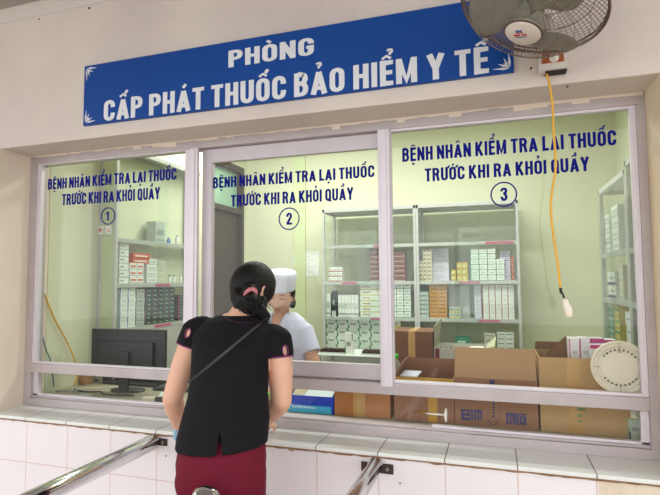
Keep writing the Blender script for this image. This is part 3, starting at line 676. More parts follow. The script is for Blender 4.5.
def bottle(px, z0, label, cm, bm2, h=0.075, r=0.016, X=-0.15, grp=None, plane='x', Y=None):
    p = PX(px, 240, X) if plane == 'x' else PY(px, 240, Y)
    e_ = empty('medicine_bottle', (p.x, p.y, z0), label, 'bottle', grp)
    MB().lathe([(r*.9, 0), (r, .003), (r, h*.62), (r*.5, h*.76), (r*.45, h*.8)], 16).build('body', bm2, e_)
    MB().lathe([(r*.55, h*.79), (r*.58, h*.8), (r*.58, h), (0, h)], 16).build('cap', cm, e_)
    return e_
bottle(177, LS[0]+.001, 'small white bottle at the far end of left cabinet top shelf', prt['lgrey'], W)
bottle(168.5, LS[0]+.001, 'small blue capped bottle beside the grey carton, left cabinet', prt['blue'], prt['blue'], 0.045)
bottle(170, LS[1]+.001, 'white bottle left of three on the middle shelf, left cabinet', prt['black'], W, 0.06, 0.012)
bottle(174.5, LS[1]+.001, 'white bottle centre of three on the middle shelf, left cabinet', prt['green'], W, 0.06, 0.012)
bottle(181, LS[1]+.001, 'white bottle rightmost of three on the middle shelf, left cabinet', prt['lgrey'], W, 0.065, 0.014)
# red cross stickers on the cabinet side
for i, (x0, x1) in enumerate(((97.5, 104), (105.5, 112))):
    a = PY(x0, 226, 0.7035); b = PY(x1, 234.5, 0.7035)
    t = MB(); t.box((a.x, 0.6985, b.z), (b.x, 0.6995, a.z), 0); cx, cz = (a.x+b.x)/2, (a.z+b.z)/2; w = (b.x-a.x)*.3
    if i == 0: t.box((cx-w, 0.6975, cz-w*.3), (cx+w, 0.6985, cz+w*.3), 1); t.box((cx-w*.3, 0.6972, cz-w), (cx+w*.3, 0.6985, cz+w), 1)
    else:
        for k in (-1, 0.2): t.box((cx-w, 0.6975, cz+w*k*.6-w*.12), (cx+w, 0.6985, cz+w*k*.6+w*.12), 1)
    tag(t.build('sticker', [W, prt['orange']]), ('small white sticker with red cross beside the ringed 1', 'small white sticker with red lines beside the cabinet post')[i], 'sticker')

# ------------------------------------------------------------------ right cabinet, along the right wall
RS = [1.60, 1.345, 1.11]
cabinet('tall glazed cabinet along the right wall, behind the right window', 2.80, 3.16, 0.80, 1.45, [1.60, 1.345, 1.09], 1.985, '-x')
cabinet('nearer glazed cabinet at the right edge of the right window', 2.80, 3.16, 0.42, 0.79, [1.60, 1.345, 1.09], 2.02, '-x')
def rs(px, where, look, grp, c, rws, ms, style, z0, depth=.12): stack(px, where, look, grp, c, rws, ms, style, '-x', 2.825, depth, z0)
rs((603, 609, 215), 'upper shelf of right wall cabinet', 'white packet', 'white packets', 1, 4, [W, prt['lgrey'], prt['blue']], 'text', RS[0])
rs((610, 617, 206), 'upper shelf of right wall cabinet', 'white packet nearer the window', 'white packets', 1, 4, [W, prt['lgrey'], prt['grey']], 'text', RS[0])
rs((607, 614, 272), 'right wall cabinet', 'blue and white box', 'blue and white boxes', 1, 2, [W, prt['navy'], prt['grey']], 'band', RS[1])
rs((618, 622, 265), 'right wall cabinet', 'white carton by the pane edge', 'white cartons', 1, 2, [prt['cream'], prt['lgrey'], prt['grey']], 'text', RS[1])
rs((604, 612, 305), 'right wall cabinet', 'green box on the lower shelf', 'green boxes in the right cabinet', 1, 3, [prt['teal'], prt['lgrey'], prt['grey']], 'line', 1.09)
rs((613, 618, 300), 'right wall cabinet', 'yellow green box on the lower shelf', 'yellow green boxes', 1, 4, [prt['yellow'], prt['teal'], prt['grey']], 'band', 1.09)
rs((625, 632, 312), 'nearer right cabinet', 'white and red box', 'white and red boxes in the right cabinet', 1, 3, [W, prt['red'], prt['grey']], 'edge', 1.09)
# ================================================================== cartons and things on the worktop
def carton(label, px0, px1, Y0, depth, z1, m, flaps=(), name='carton', prints=(), inner=cardb_in, open_=False, tape=None, z0=ZK+.0006, mf=None):
    """corrugated box; flaps = list of (side, length, angle from vertical outwards)"""
    X0, X1 = PY(px0, 400, Y0).x, PY(px1, 400, Y0).x; Y1 = Y0+depth
    r = empty(name, ((X0+X1)/2, (Y0+Y1)/2, z0), label, 'carton'); mf = mf or m
    t = MB(); w = 0.005
    t.box((X0, Y0, z0), (X1, Y0+w, z1), bev=0.001); t.box((X0, Y1-w, z0), (X1, Y1, z1), bev=0.001)
    t.box((X0, Y0+w, z0), (X0+w, Y1-w, z1)); t.box((X1-w, Y0+w, z0), (X1, Y1-w, z1)); t.box((X0+w, Y0+w, z0), (X1-w, Y1-w, z0+w))
    if not open_: t.box((X0, Y0, z1), (X1, Y1, z1+0.004), bev=0.001)
    under(t.build('body', m), r)
    for side, ln, ang in flaps:
        a = math.radians(ang); f = MB(); s_, c_ = math.sin(a)*ln, math.cos(a)*ln; h = 0.004
        if side == 'front': pts = [(X0+.002, Y0, z1), (X1-.002, Y0, z1), (X1-.008, Y0-s_, z1+c_), (X0+.008, Y0-s_, z1+c_)]; n = Vector((0, c_, s_)).normalized()
        if side == 'back': pts = [(X0+.002, Y1, z1), (X1-.002, Y1, z1), (X1-.008, Y1+s_, z1+c_), (X0+.008, Y1+s_, z1+c_)]; n = Vector((0, -c_, s_)).normalized()
        if side == 'left': pts = [(X0, Y0+.003, z1), (X0, Y1-.003, z1), (X0-s_, Y1-.01, z1+c_), (X0-s_, Y0+.01, z1+c_)]; n = Vector((c_, 0, s_)).normalized()
        if side == 'right': pts = [(X1, Y0+.003, z1), (X1, Y1-.003, z1), (X1+s_, Y1-.01, z1+c_), (X1+s_, Y0+.01, z1+c_)]; n = Vector((-c_, 0, s_)).normalized()
        under(f.poly(pts, h, n).build('flap', mf), r)
    if tape:
        xa, xb, mm, zz = tape; under(MB().box((PY(xa, 400, Y0).x, Y0-0.0008, z0+.002), (PY(xb, 400, Y0).x, Y0, zz)).build('tape', mm), r)
    return r, X0, X1, Y0, Y1
inkb = mat('print_ink_blue', '3a3568', rough=0.7)
inkg = mat('print_ink_green', '6f8a58', rough=0.7)
tapem = mat('clear_tape', 'c79a5e', rough=0.25)
ytape = mat('yellow_tape', 'c9962f', rough=0.35)
YB = 0.345
# blue box
zb1 = PY(310, 396, YB).z
r, X0, X1, Y0, Y1 = carton('open blue and light blue paper box on the counter, beside the customer', 288, 333.5, YB, 0.17, zb1, prt['navy'] if False else mat('carton_blue', '1c44c0', rough=0.4), open_=True, name='paper_box', inner=W)
under(MB().box((X0, Y0-0.0012, ZK+.001), (X1-.012, Y0-0.0002, PY(310, 405.5, YB).z)).build('light_blue_panel', mat('carton_cyan', '45b8e0', rough=0.4)), r)
k = 0
for x in [X0+.012+i*.012 for i in range(11)]:
    if random.random() < .75: under(MB().box((x, Y0-0.0022, PY(310, 407.5, YB).z-.004), (x+.007, Y0-0.0013, PY(310, 407.5, YB).z-.004+random.uniform(.005, .012))).build('printed_mark', sign_white), r)
t = MB(); t.poly([(X0+.07, Y0+.01, zb1-.012), (X1-.01, Y0+.01, zb1-.002), (X1-.006, Y1-.01, zb1+.05), (X0+.085, Y1-.01, zb1+.04)], .002, (0, 0, 1))
tag(t.build('paper_sheet', mat('pale_blue_paper', 'dfeef2', rough=0.6)), 'pale blue paper sheet lying in the blue box', 'paper')
t = MB(); t.poly([(X0+.006, Y0+.01, zb1-.022), (X0+.062, Y0+.01, zb1-.022), (X0+.075, Y1-.01, zb1+.034), (X0+.006, Y1-.01, zb1+.034)], .003, (0, 0, 1))
tag(t.build('paper_sheet', mat('cream_card', 'cfc6a6', rough=0.7)), 'cream card lying in the blue box at its left', 'paper')
# closed carton
carton('plain brown closed carton on the counter, right of the blue box', 334.5, 390, YB, 0.24, 1.00, mat('cardboard_orange', 'b47646', rough=0.8, noise=0.06, scale=5), tape=(353, 365, tapem, 0.995))
# open carton with yellow tape
zb = PY(420, 378, YB).z
r, X0, X1, Y0, Y1 = carton('open brown carton with yellow taped rim, middle of the counter', 394, 454, YB, 0.26, zb, cardb_d, flaps=(('back', 0.05, 12), ('left', 0.07, -28)), open_=True, tape=(428, 437, ytape, 0.98))
t = MB(); t.box((X0, Y0-.0015, zb-.016), (X1, Y0-.0003, zb+.001)); t.box((X0, Y0-.0015, zb+.0002), (X1, Y0+.006, zb+.0015)); under(t.build('rim_tape', ytape), r)
t = MB().poly([(X0+.02, Y0+.03, zb-.004), (X0+.10, Y0+.03, zb-.004), (X0+.11, Y0+.12, zb+.006), (X0+.03, Y0+.12, zb+.006)], .004, (0, 0, 1))
tag(t.build('paper_sheet', prt['lilac']), 'folded white paper on top of the yellow taped carton', 'paper')
# big printed carton with raised flap
zc = PY(495, 379, YB).z; zf = PY(495, 348.5, YB-.01).z
r, X0, X1, Y0, Y1 = carton('large brown carton with raised front flap and blue print, under the ringed 3', 454.5, 538, YB, 0.30, zc, cardb_d, flaps=(('front', zf-zc, 2), ('right', 0.09, -20), ('left', 0.08, -35)), open_=True, mf=mat('cardboard_flap', 'b08a63', rough=0.85, noise=0.05, scale=4))
def prt_rect(x0, y0, x1, y1, mi=inkb, nm='printed_mark'):
    a = PY(x0, y0, YB-.001); b = PY(x1, y1, YB-.001); under(MB().box((a.x, YB-.0012, b.z), (b.x, YB-.0002, a.z)).build(nm, mi), r)
def line_mark(pts, rad=.0012, nm='printed_mark'):
    under(MB().tube([PY(x, y, YB-.0006) for x, y in pts], rad, 4).build(nm, inkb), r)
# bold logo blocks: rows of block characters with the ground colour between
def knock(x0, y0, x1, y1):
    a = PY(x0, y0, YB-.001); b = PY(x1, y1, YB-.001); under(MB().box((a.x, YB-.0020, b.z), (b.x, YB-.0013, a.z)).build('printed_gap', cardb_d), r)
prt_rect(461, 409, 470, 420.3); knock(463.6, 411.4, 467.6, 413.3); knock(463.6, 415.6, 470, 417.2)
prt_rect(470.6, 409.3, 473.4, 420.6); prt_rect(474, 409.6, 482.3, 421.0); knock(476, 412.4, 477.4, 421); knock(479.2, 412.6, 480.6, 421)
prt_rect(506, 412.6, 526.5, 425.4); knock(508.4, 415, 509.6, 423.6); knock(511.0, 417.2, 512.4, 420.4); knock(512.2, 421.2, 513.4, 423.8); knock(515.6, 412.6, 516.5, 425.4); knock(518.6, 415, 524.8, 416.4); knock(518.6, 416.4, 519.8, 423.2); knock(521.6, 418.6, 523.4, 421.4)
line_mark([(488, 380), (488, 427)], .0006); line_mark([(499.5, 380), (499.5, 428)], .0006)
prt_rect(489.5, 379.5, 494.8, 384.5); line_mark([(493.5+4.2*math.cos(2*PI*k/14), 421+3.6*math.sin(2*PI*k/14)) for k in range(15)], .0012); line_mark([(491.5, 421.5), (495.5, 420.5)])
for y in range(394, 416, 3): prt_rect(492.4, y, 494.6, y+2)
# tan carton at right
zd = PY(565, 358, YB).z
r, X0, X1, Y0, Y1 = carton('tan open carton at the right end of the counter, behind the round cover', 540, 630, YB, 0.26, zd, cardb_l, flaps=(('back', 0.035, 10),), open_=True, tape=(568, 582, tapem, zd-.002), mf=cardb_in)
p = PY(582, 410, YB)
for (x, y) in ((579, 409), (579.5, 415.5), (580, 421), (583, 409.5)): 
    a = PY(x, y, YB-.001); under(MB().box((a.x-.008, YB-.0022, a.z-.005), (a.x+.008, YB-.0010, a.z+.005)).build('printed_mark', inkg), r)
# a loose cardboard sheet and white packets standing in it
a = PY(548, 354, 0.50); b = PY(580, 332, 0.50)
t = MB().poly([(PY(545, 356, .5).x, .50, a.z-.02), (PY(576, 356, .5).x, .50, a.z-.02), (PY(572, 340, .5).x, .52, b.z-.03), (PY(566, 337, .5).x, .52, b.z-.022), (PY(548, 350, .5).x, .5, a.z+.01)], .005, (0, 1, 0))
tag(t.build('cardboard_sheet', cardb_in), 'loose dark cardboard piece sticking up from the tan carton', 'cardboard')
mw = [mat('packet_white', 'e6e2e6', rough=0.4), prt['magenta'], prt['lgrey']]
def packet(x0, x1, yt, Y, zb, style, label, d=.10):
    a = PY(x0, yt, Y); b = PY(x1, yt, Y)
    o = medbox('medicine_packet', a.x, b.x, Y, Y+d, zb, (a.z+b.z)/2, mw, style, '-y')
    t = MB(); tag(o, label, 'medicine packet', 'white and magenta packets on the tan carton')
zp = zd-.03
packet(569, 579, 339, .43, zp, 'edge', 'white packet with magenta edge, leftmost on the tan carton')
packet(579.5, 589.5, 338.5, .43, zp, 'edge', 'white packet with magenta edge, second from left on the tan carton')
packet(590, 606, 345, .38, zp, 'line', 'white packet with magenta top, in front left of the round cover', .045)
packet(590, 604, 338.5, .44, zp, 'line', 'white packet with magenta top, standing behind the front ones', .07)
packet(606.5, 620, 346, .38, zp, 'line', 'white packet with magenta top, half behind the round cover', .045)
packet(605, 616, 340, .44, zp, 'line', 'white packet with magenta top, rearmost beside the round cover', .07)

# round fan cover leaning on the inside of the right window
c = PY(619, 367.5, YW+.055); cz0 = ZR1+.002
R = 0.0990
e_ = empty('round_cover', (c.x, YW+.05, ZR1), 'round off white plastic grille cover leaning behind the right window', 'cover')
Mx = Matrix.Translation((0, 0, R)) @ Matrix.Rotation(PI/2, 4, 'X')
cvm = mat('aged_plastic', 'dfd4bf', rough=0.4, noise=0.04)
t = MB(); t.lathe([(0, 0), (R*.97, 0), (R, .003), (R, .010), (R*.97, .014), (R*.93, .0145), (R*.91, .009), (R*.85, .008), (R*.83, .0125), (R*.79, .0125), (R*.77, .008), (R*.70, .0075), (R*.68, .0105), (R*.64, .011), (0, .012)], 64, M=Mx); t.build('disc', cvm, e_)
t = MB()
for k in range(9):
    for s_ in (1, -1):
        a = PI/2*s_+math.radians(-52+13*k); q = R*.665
        t.box((-.0022, -.0155, -.0035), (.0022, -.0105, .0035), M=Matrix.Translation((q*math.cos(a), 0.001, R+q*math.sin(a))) @ Matrix.Rotation(PI/2-a, 4, 'Y'))
t.build('slots', mat('slot_dark', '2a2622', rough=0.7), e_)
t = MB()
for k in range(4):
    a = PI/4*0+PI/2*k; t.box((-.0012, -.0145, R*.68), (.0012, -.007, R*.93), M=Matrix.Translation((0, 0, R)) @ Matrix.Rotation(a, 4, 'Y'))
t.box((-.006, -.016, R*.55), (.006, -.011, R*.66), bev=.002, M=Matrix.Translation((0, 0, R)))
t.build('ribs', mat('aged_plastic_dark', 'b5a88e', rough=0.5), e_)
# small pale green packet at lower right corner
a = PY(629, 422, .30); b = PY(642, 446, .30)
tag(medbox('paper_packet', PY(628, 420, .335).x, PY(643, 420, .335).x, .33, .345-.001, ZK+.0005, PY(635, 419, .335).z, [mat('pale_green_card', 'b9c9b4', rough=0.6), prt['dteal'], prt['grey']], 'corner', '-y'), 'pale green card packet at the right end of the bottom window', 'packet')

# cartons further back
Yb = 0.80
def bigcarton(label, px0, px1, pyt, Y, d, zb, m, lab='carton'):
    a = PY(px0, pyt, Y); b = PY(px1, pyt, Y); zt = (a.z+b.z)/2
    r = empty(lab, ((a.x+b.x)/2, Y+d/2, zb), label, 'carton'); under(MB().box((a.x, Y, zb), (b.x, Y+d, zt), bev=0.002).build('body', m), r)
    under(MB().box(((a.x+b.x)/2-.02, Y-.001, zb+.002), ((a.x+b.x)/2+.02, Y+d+.001, zt+.0012)).build('tape', tapem), r); return r, a, b, zt
# side table that carries the back cartons
r = empty('side_table', (1.95, 1.15, .01), 'low pale side table inside, under the open white carton', 'table')
under(MB().box((1.62, 0.95, .70), (2.62, 1.45, .73), bev=.002).build('table_top', wt), r)
for x in (1.65, 2.57):
    for y in (.98, 1.38): under(MB().box((x, y, .01), (x+.03, y+.03, .70)).build('leg', white_paint), r)
bigcarton('dark brown closed carton standing behind the yellow taped one', 391, 432.5, 331.5, 1.0, .25, .7306, mat('cardboard_dark', '7a5238', rough=.85, noise=.05, scale=4))
Yq = 1.0
a = PY(434, 349, Yq); b = PY(487, 348, Yq); zt = (a.z+b.z)/2
r = empty('carton', ((a.x+b.x)/2, Yq+.12, .7306), 'open white carton with raised left flap, behind the large printed one', 'carton')
t = MB(); t.box((a.x, Yq, .7306), (b.x, Yq+.004, zt)); t.box((a.x, Yq+.24, .7306), (b.x, Yq+.244, zt)); t.box((a.x, Yq+.004, .7306), (a.x+.004, Yq+.24, zt)); t.box((b.x-.004, Yq+.004, .7306), (b.x, Yq+.24, zt)); t.box((a.x+.004, Yq+.004, .7306), (b.x-.004, Yq+.24, zt-.03))
gc = mat('carton_greywhite', 'c9c9bd', rough=.8); under(t.build('body', [gc]), r)
under(MB().box((a.x+.005, Yq-.001, .74), (a.x+.03, Yq-.0002, zt-.004)).build('maroon_stripe', mat('maroon_print', '7a2436', rough=.6)), r)
zz = PY(436, 322, Yq+.1).z
under(MB().poly([(a.x, Yq+.01, zt), (a.x, Yq+.235, zt), (a.x+.02, Yq+.235, zz+.02), (a.x+.0, Yq+.01, zz-.02)], .004, (1, 0, 0)).build('flap', mat('carton_inside', 'a8a492', rough=.8)), r)
under(MB().poly([(b.x, Yq+.01, zt), (b.x, Yq+.235, zt), (b.x+.05, Yq+.235, zt+.045), (b.x+.04, Yq+.01, zt+.012)], .004, (0, 0, 1)).build('flap', mat('carton_inside2', 'b7b894', rough=.8)), r)
random.seed(11)
for k in range(9):
    x = a.x+.02+k*(b.x-a.x-.04)/9; 
    e2 = empty('ampoule_strip', (x+.008, Yq+.04+.012*(k % 3), zt-.029), 'brown ampoule strip, %s from left in the open white carton' % ORD[k], 'ampoule strip', 'ampoule strips in the open carton')
    MB().box((-.009, 0, 0), (.009, .10, .014), bev=.002).build('tray', mat('amb_%d' % (k % 3), ('6b4436', '8a5f4a', '5a3a34')[k % 3], rough=.3), e2)
    MB().tube([(0, .002, .016), (0, .095, .016)], .004, 8).build('ampoule', mat('amb_glass', '7a3f28', rough=.15), e2)
t = MB().box((PY(470, 345, 1.1).x, 1.06, zt-.006), (PY(484, 345, 1.1).x, 1.14, zt-.002)); tag(t.build('paper_sheet', W), 'small white slip lying in the open white carton', 'paper')
# green capped bottle by the window post
p = PY(396.5, 366, .42)
e_ = empty('water_bottle', (p.x-.003, .312+.045, ZK+.0006) if False else (PY(395.5, 360, .66).x, .66, ZK+.0006), 'clear plastic bottle with bright green cap beside the window post', 'bottle')
zc_ = PY(396, 354, .66).z-ZK
MB().lathe([(.026, 0), (.030, .004), (.030, zc_*.55), (.027, zc_*.6), (.030, zc_*.65), (.026, zc_*.78), (.012, zc_*.90), (.012, zc_*.93)], 20).build('body', mat('pet_plastic', 'c6d6cc', rough=.15, alpha=.55), e_)
MB().lathe([(.0145, zc_*.90), (.0145, zc_), (0, zc_)], 20).build('cap', mat('green_cap', '4fcf3a', rough=.4), e_)
p = PY(178, 400, .50)

# ------------------------------------------------------------------ monitor and the clutter on the left of the worktop
a = PY(92.5, 328, .49); b = PY(167, 332, .53)
cx = (a.x+b.x)/2; w = (b.x-a.x)/2; zt = a.z-.004
mo = empty('computer_monitor', (cx, .51, ZK+.0006), 'black computer monitor on the counter behind the left window', 'monitor', rz=math.atan2(.03, b.x-a.x))
H = .245
t = MB(); t.box((-w, -.012, zt-ZK-H), (w, .012, zt-ZK), bev=.004); t.box((-w*.72, -.03, zt-ZK-H*.85), (w*.72, -.012, zt-ZK-H*.28), bev=.006); t.build('casing', black_pl, mo)
MB().box((-w*.95, -.0135, zt-ZK-H*.20), (w*.95, -.012, zt-ZK-H*.185)).build('seam_line', mat('plastic_grey', '3a3d45', rough=.4), mo)
MB().box((-w+.012, .012, zt-ZK-H+.016), (w-.012, .0128, zt-ZK-.012)).build('screen', mat('screen_dark', '0c0f16', rough=.15), mo)
MB().box((-.03, -.045, .01), (.03, -.028, zt-ZK-H*.5), bev=.003).build('stand_neck', black_pl, mo)
MB().lathe([(.105, 0.0008), (.108, .003), (.10, .010), (.03, .014), (0, .014)], 36, M=Matrix.Diagonal((1, .62, 1, 1))).build('stand_base', black_pl, mo)
def cable(pts, r_, m, label, n=6):
    P = [Vector(p) for p in pts]; q = []
    for i in range(len(P)-1):
        p0, p1, p2, p3 = P[max(i-1, 0)], P[i], P[i+1], P[min(i+2, len(P)-1)]
        for k in range(8):
            t_ = k/8; q.append(0.5*((2*p1)+(-p0+p2)*t_+(2*p0-5*p1+4*p2-p3)*t_*t_+(-p0+3*p1-3*p2+p3)*t_**3))
    q.append(P[-1]); return tag(MB().tube(q, r_, n).build('cable', m), label, 'cable')
yel = mat('yellow_cable', 'd6a428', rough=.45)
cable([PX(44, 293, -.232), PX(55, 320, -.228), PX(70, 348, -.222), (-.19, .50, ZK+.10), (-.17, .46, ZK+.02)], .0045, yel, 'yellow cable hanging down inside the left window')
cable([PX(41.5, 332, -.232), PX(46, 350, -.23), PX(50.5, 361, -.225), (-.215, .36, ZK+.03)], .0035, mat('blue_cable', '3e6a86', rough=.5), 'thin blue cable in the lower corner of the left window')
def clutter(pt, d, h, m, name, label, cat, rz=0, mk=None):
    p = PZ(pt[0], pt[1], ZK+h/2) if len(pt) == 2 else PY(pt[0], 395, pt[2]); e_ = empty(name, (p.x, p.y, ZK+.0006), label, cat, rz=rz)
    (mk or (lambda e: MB().box((-d[0]/2, -d[1]/2, 0), (d[0]/2, d[1]/2, h), bev=min(h*.2, .003)).build('body', m, e)))(e_); return e_
def carts(i, px, d, h, lab): clutter(px, d, h, cardb, 'small_carton', lab, 'carton')
def kb(e):
    MB().box((-.20, -.07, 0), (.20, .07, .014), bev=.003).build('body', black_pl, e)
    t = MB()
    for i in range(15):
        for j in range(5): t.box((-.19+i*.0255, -.058+j*.024, .014), (-.19+i*.0255+.021, -.058+j*.024+.019, .019))
    tag(t.build('keys', mat('keys', '5a5c60', rough=.5), e), kind='stuff')
clutter((190, 388), 0, .02, None, 'keyboard', 'dark keyboard in front of the monitor on the counter', 'keyboard', .05, kb)
clutter((78, 0, .60), (.15, .08), .10, cardb, 'small_carton', 'small brown carton at the left end of the counter', 'carton', .1)
clutter((53, 0, .52), (.035, .10), .12, prt['lgrey'], 'white_binder', 'grey white binder standing at the left end of the counter', 'binder')
clutter((57, 396), (.11, .05), .012, mat('red_brown', '6b3a30', rough=.6), 'notebook', 'dark red notebook lying on the counter behind the bottom glass', 'notebook', .1)
clutter((84, 395), (.09, .05), .008, prt['lgrey'], 'paper_pad', 'grey paper pad beside the dark red notebook', 'paper', -.2)
clutter((100, 388), (.24, .012), .010, prt['cream'], 'ruler', 'long pale ruler lying aslant on the counter', 'ruler', .5)
clutter((150, 399), (.07, .04), .02, prt['cream'], 'paper_pad', 'cream paper pad right of the monitor stand', 'paper', .3)
clutter((172, 394), (.13, .11), .004, mat('paper_mint', 'dfe9e2', rough=.6), 'paper_sheet', 'pale mint sheet of paper beside the customer left arm', 'paper', .5)
clutter((266, 396), (.04, .04), .03, mat('bright_green', '58c23a', rough=.5), 'green_packet', 'bright green packet glimpsed under the customer right arm', 'packet')
clutter((160, 400), (.05, .02), .03, mat('stamp_dark', '3a332e', rough=.5), 'stapler', 'small dark stapler behind the bottom glass near the customer', 'stapler', .3)

dk = mat('dark_tray', '2a2724', rough=.5)
def tray(e):
    MB().box((-.20, -.05, 0), (.20, .05, .012), bev=.002).build('base', dk, e); MB().box((-.20, .038, .012), (.20, .05, .075), bev=.002).build('back_wall', dk, e)
    for x in (-.195, .195): MB().box((x-.005, -.05, .012), (x+.005, .0375, .055)).build('side_wall', dk, e)
clutter((135, 0, .68), 0, 0, dk, 'desk_tray', 'low dark desk tray behind the monitor stand', 'tray', 0, tray)
clutter((70, 391), (.16, .010), .008, prt['grey'], 'pencil', 'grey rod lying on the counter near the small brown carton', 'rod', .25)
cable([(-.15, .44, ZK+.005), (-.05, .40, ZK+.006), (.05, .43, ZK+.005), (.12, .38, ZK+.006), (.30, .40, ZK+.005)], .004, mat('black_cable', '1a1a1c', rough=.5), 'black cable lying on the counter in front of the monitor')
# ================================================================== wall fan with its control box and cord
C0 = PY(531.5, 8, -0.30); v = (C0-CAM).normalized(); dpx = (C0-CAM).dot(fwd)
Rf = 70.5*dpx/F_PX
side = v.cross(Vector((0, 0, 1))).normalized(); dn = -(side.cross(v)).normalized()
dl, be = math.radians(52), math.radians(22)
ax = (-v*math.cos(dl)+(dn*math.cos(be)-side*math.sin(be))*math.sin(dl)).normalized()
q1 = ax.cross(side).normalized(); q0 = q1.cross(ax)
fan = empty('wall_fan', C0, 'old rusty wall fan tilted down over the right end of the sign', 'fan')
FM = Matrix(((q0.x, q1.x, ax.x, C0.x), (q0.y, q1.y, ax.y, C0.y), (q0.z, q1.z, ax.z, C0.z), (0, 0, 0, 1)))
rust = mat('rusty_wire', 'a09084', rough=.6, metal=.3, noise=.3, scale=60)
rust2 = mat('rusty_wire_dark', '6e5a4c', rough=.7, metal=.2, noise=.3, scale=50)
def addf(mb, name, m, par=None):
    bmesh.ops.transform(mb.bm, matrix=FM, verts=mb.bm.verts); o = mb.build(name, m)
    return under(o, par or fan)
def prof_front(t): r = .054+(Rf-.054)*t; return r, .088*(1-t**3.2)
def prof_back(t): r = Rf-(Rf-.085)*t; return r, -.075*(1-(1-t)**2.4)
g = MB(); N = 68
for k in range(N):
    pts = []
    for i in range(9):
        t_ = i/8; r_, h = prof_front(t_); a = 2*PI*k/N+.25*t_; pts.append((r_*math.cos(a), r_*math.sin(a), h))
    g.tube(pts, 0.00105, 4)
for rr in (.30, .55, .78): 
    r_, h = prof_front(rr); g.tube([(r_*math.cos(2*PI*k/48), r_*math.sin(2*PI*k/48), h-.001) for k in range(48)], .0011, 4, closed=True)
addf(g, 'front_guard', rust)
g = MB()
for k in range(N):
    pts = []
    for i in range(7):
        t_ = i/6; r_, h = prof_back(t_); a = 2*PI*(k+.5)/N-.2*t_; pts.append((r_*math.cos(a), r_*math.sin(a), h-.004))
    g.tube(pts, 0.00105, 4)
for rr in (.35, .7, 1):
    r_, h = prof_back(rr); g.tube([(r_*math.cos(2*PI*k/48), r_*math.sin(2*PI*k/48), h-.004) for k in range(48)], .0013, 4, closed=True)
addf(g, 'rear_guard', rust2)
g = MB(); g.tube([(Rf*math.cos(2*PI*k/72), Rf*math.sin(2*PI*k/72), 0) for k in range(72)], .0048, 8, closed=True); g.tube([((Rf-.004)*math.cos(2*PI*k/72), (Rf-.004)*math.sin(2*PI*k/72), -.012) for k in range(72)], .003, 8, closed=True)
addf(g, 'guard_rim', rust2)
hb = addf(MB().lathe([(.052, .078), (.056, .084), (.056, .090), (.051, .095), (.049, .0965), (0, .0985)], 40), 'badge', mat('badge_cream', 'e2d8cf', rough=.45, noise=.05, scale=30))
g = MB(); g.tube([(.054*math.cos(2*PI*k/40), .054*math.sin(2*PI*k/40), .089) for k in range(40)], .0035, 6, closed=True); addf(g, 'badge_rim', rust2)
# print on the badge: a small blue emblem over a red line of letters and a thin blue one
hv = (FM.inverted() @ (C0+side)).normalized(); hv.z = 0; hv.normalize(); hw = Vector((-hv.y, hv.x, 0))
if (FM.to_3x3() @ hw).z < 0: hw = -hw
_r = math.radians(14); hv, hw = hv*math.cos(_r)+hw*math.sin(_r), hw*math.cos(_r)-hv*math.sin(_r)
def mark(u0, w0, u1, w1, nm, m):
    u0, u1, w0, w1 = u0*.72-.005, u1*.72-.005, w0*.8+.006, w1*.8+.006
    g = MB(); z = .0972; z2 = .0995
    P_ = [hv*u0+hw*w0, hv*u1+hw*w0, hv*u1+hw*w1, hv*u0+hw*w1]
    g.poly([(p.x, p.y, z) for p in P_], z2-z, (0, 0, 1)); addf(g, nm, m, hb)
for i in range(4): mark(-.014+i*.007, .012, -.014+i*.007+.005, .021, 'printed_mark', mat('badge_blue', '3c66a8', rough=.5))
mark(-.016, .006, .014, .0085, 'printed_mark', mat('badge_red', 'c23a34', rough=.5))
for i in range(8):
    if i != 4: mark(-.028+i*.007, -.010, -.028+i*.007+.005, -.001, 'printed_mark', mat('badge_red', 'c23a34', rough=.5))
mark(-.022, -.019, .020, -.0165, 'printed_mark', mat('badge_blue', '3c66a8', rough=.5))
blm = mat('fan_blade', '8f9184', rough=.35, noise=.08, scale=8)
for k in range(3):
    a0 = 2*PI*k/3+.55; g = MB(); n1, n2 = 10, 7; gv = []
    for i in range(n1+1):
        t_ = i/n1; r_ = .035+(Rf-.03-.035)*t_; wd_ = math.radians(38+58*math.sin(PI*min(1, .22+.62*t_))**1.2*(1-.45*t_**5)); row = []
        for j in range(n2+1):
            s_ = j/n2-.5; a = a0+s_*wd_+.5*t_; row.append(Vector((r_*math.cos(a), r_*math.sin(a), .022+s_*.055*(1-.3*t_))))
        gv.append(row)
    A_ = [[g.bm.verts.new(p) for p in row] for row in gv]; B_ = [[g.bm.verts.new(p+Vector((0, 0, .0022))) for p in row] for row in gv]
    for i in range(n1):
        for j in range(n2):
            for S_ in (A_, B_): f = g._f([S_[i][j], S_[i+1][j], S_[i+1][j+1], S_[i][j+1]]); f.smooth = True
    for i in range(n1): g._f([A_[i][0], A_[i+1][0], B_[i+1][0], B_[i][0]]); g._f([A_[i][-1], A_[i+1][-1], B_[i+1][-1], B_[i][-1]])
    for j in range(n2): g._f([A_[0][j], A_[0][j+1], B_[0][j+1], B_[0][j]]); g._f([A_[-1][j], A_[-1][j+1], B_[-1][j+1], B_[-1][j]])
    addf(g, 'blade', blm)
addf(MB().lathe([(.030, -.02), (.040, -.005), (.042, .03), (.036, .05), (.02, .058), (0, .06)], 28), 'hub', blm)
mot = addf(MB().lathe([(.02, -.20), (.045, -.195), (.062, -.17), (.068, -.13), (.068, -.095), (.085, -.082), (.085, -.076), (0, -.074)], 32), 'motor_housing', mat('fan_grey', 'b9b4ad', rough=.5))
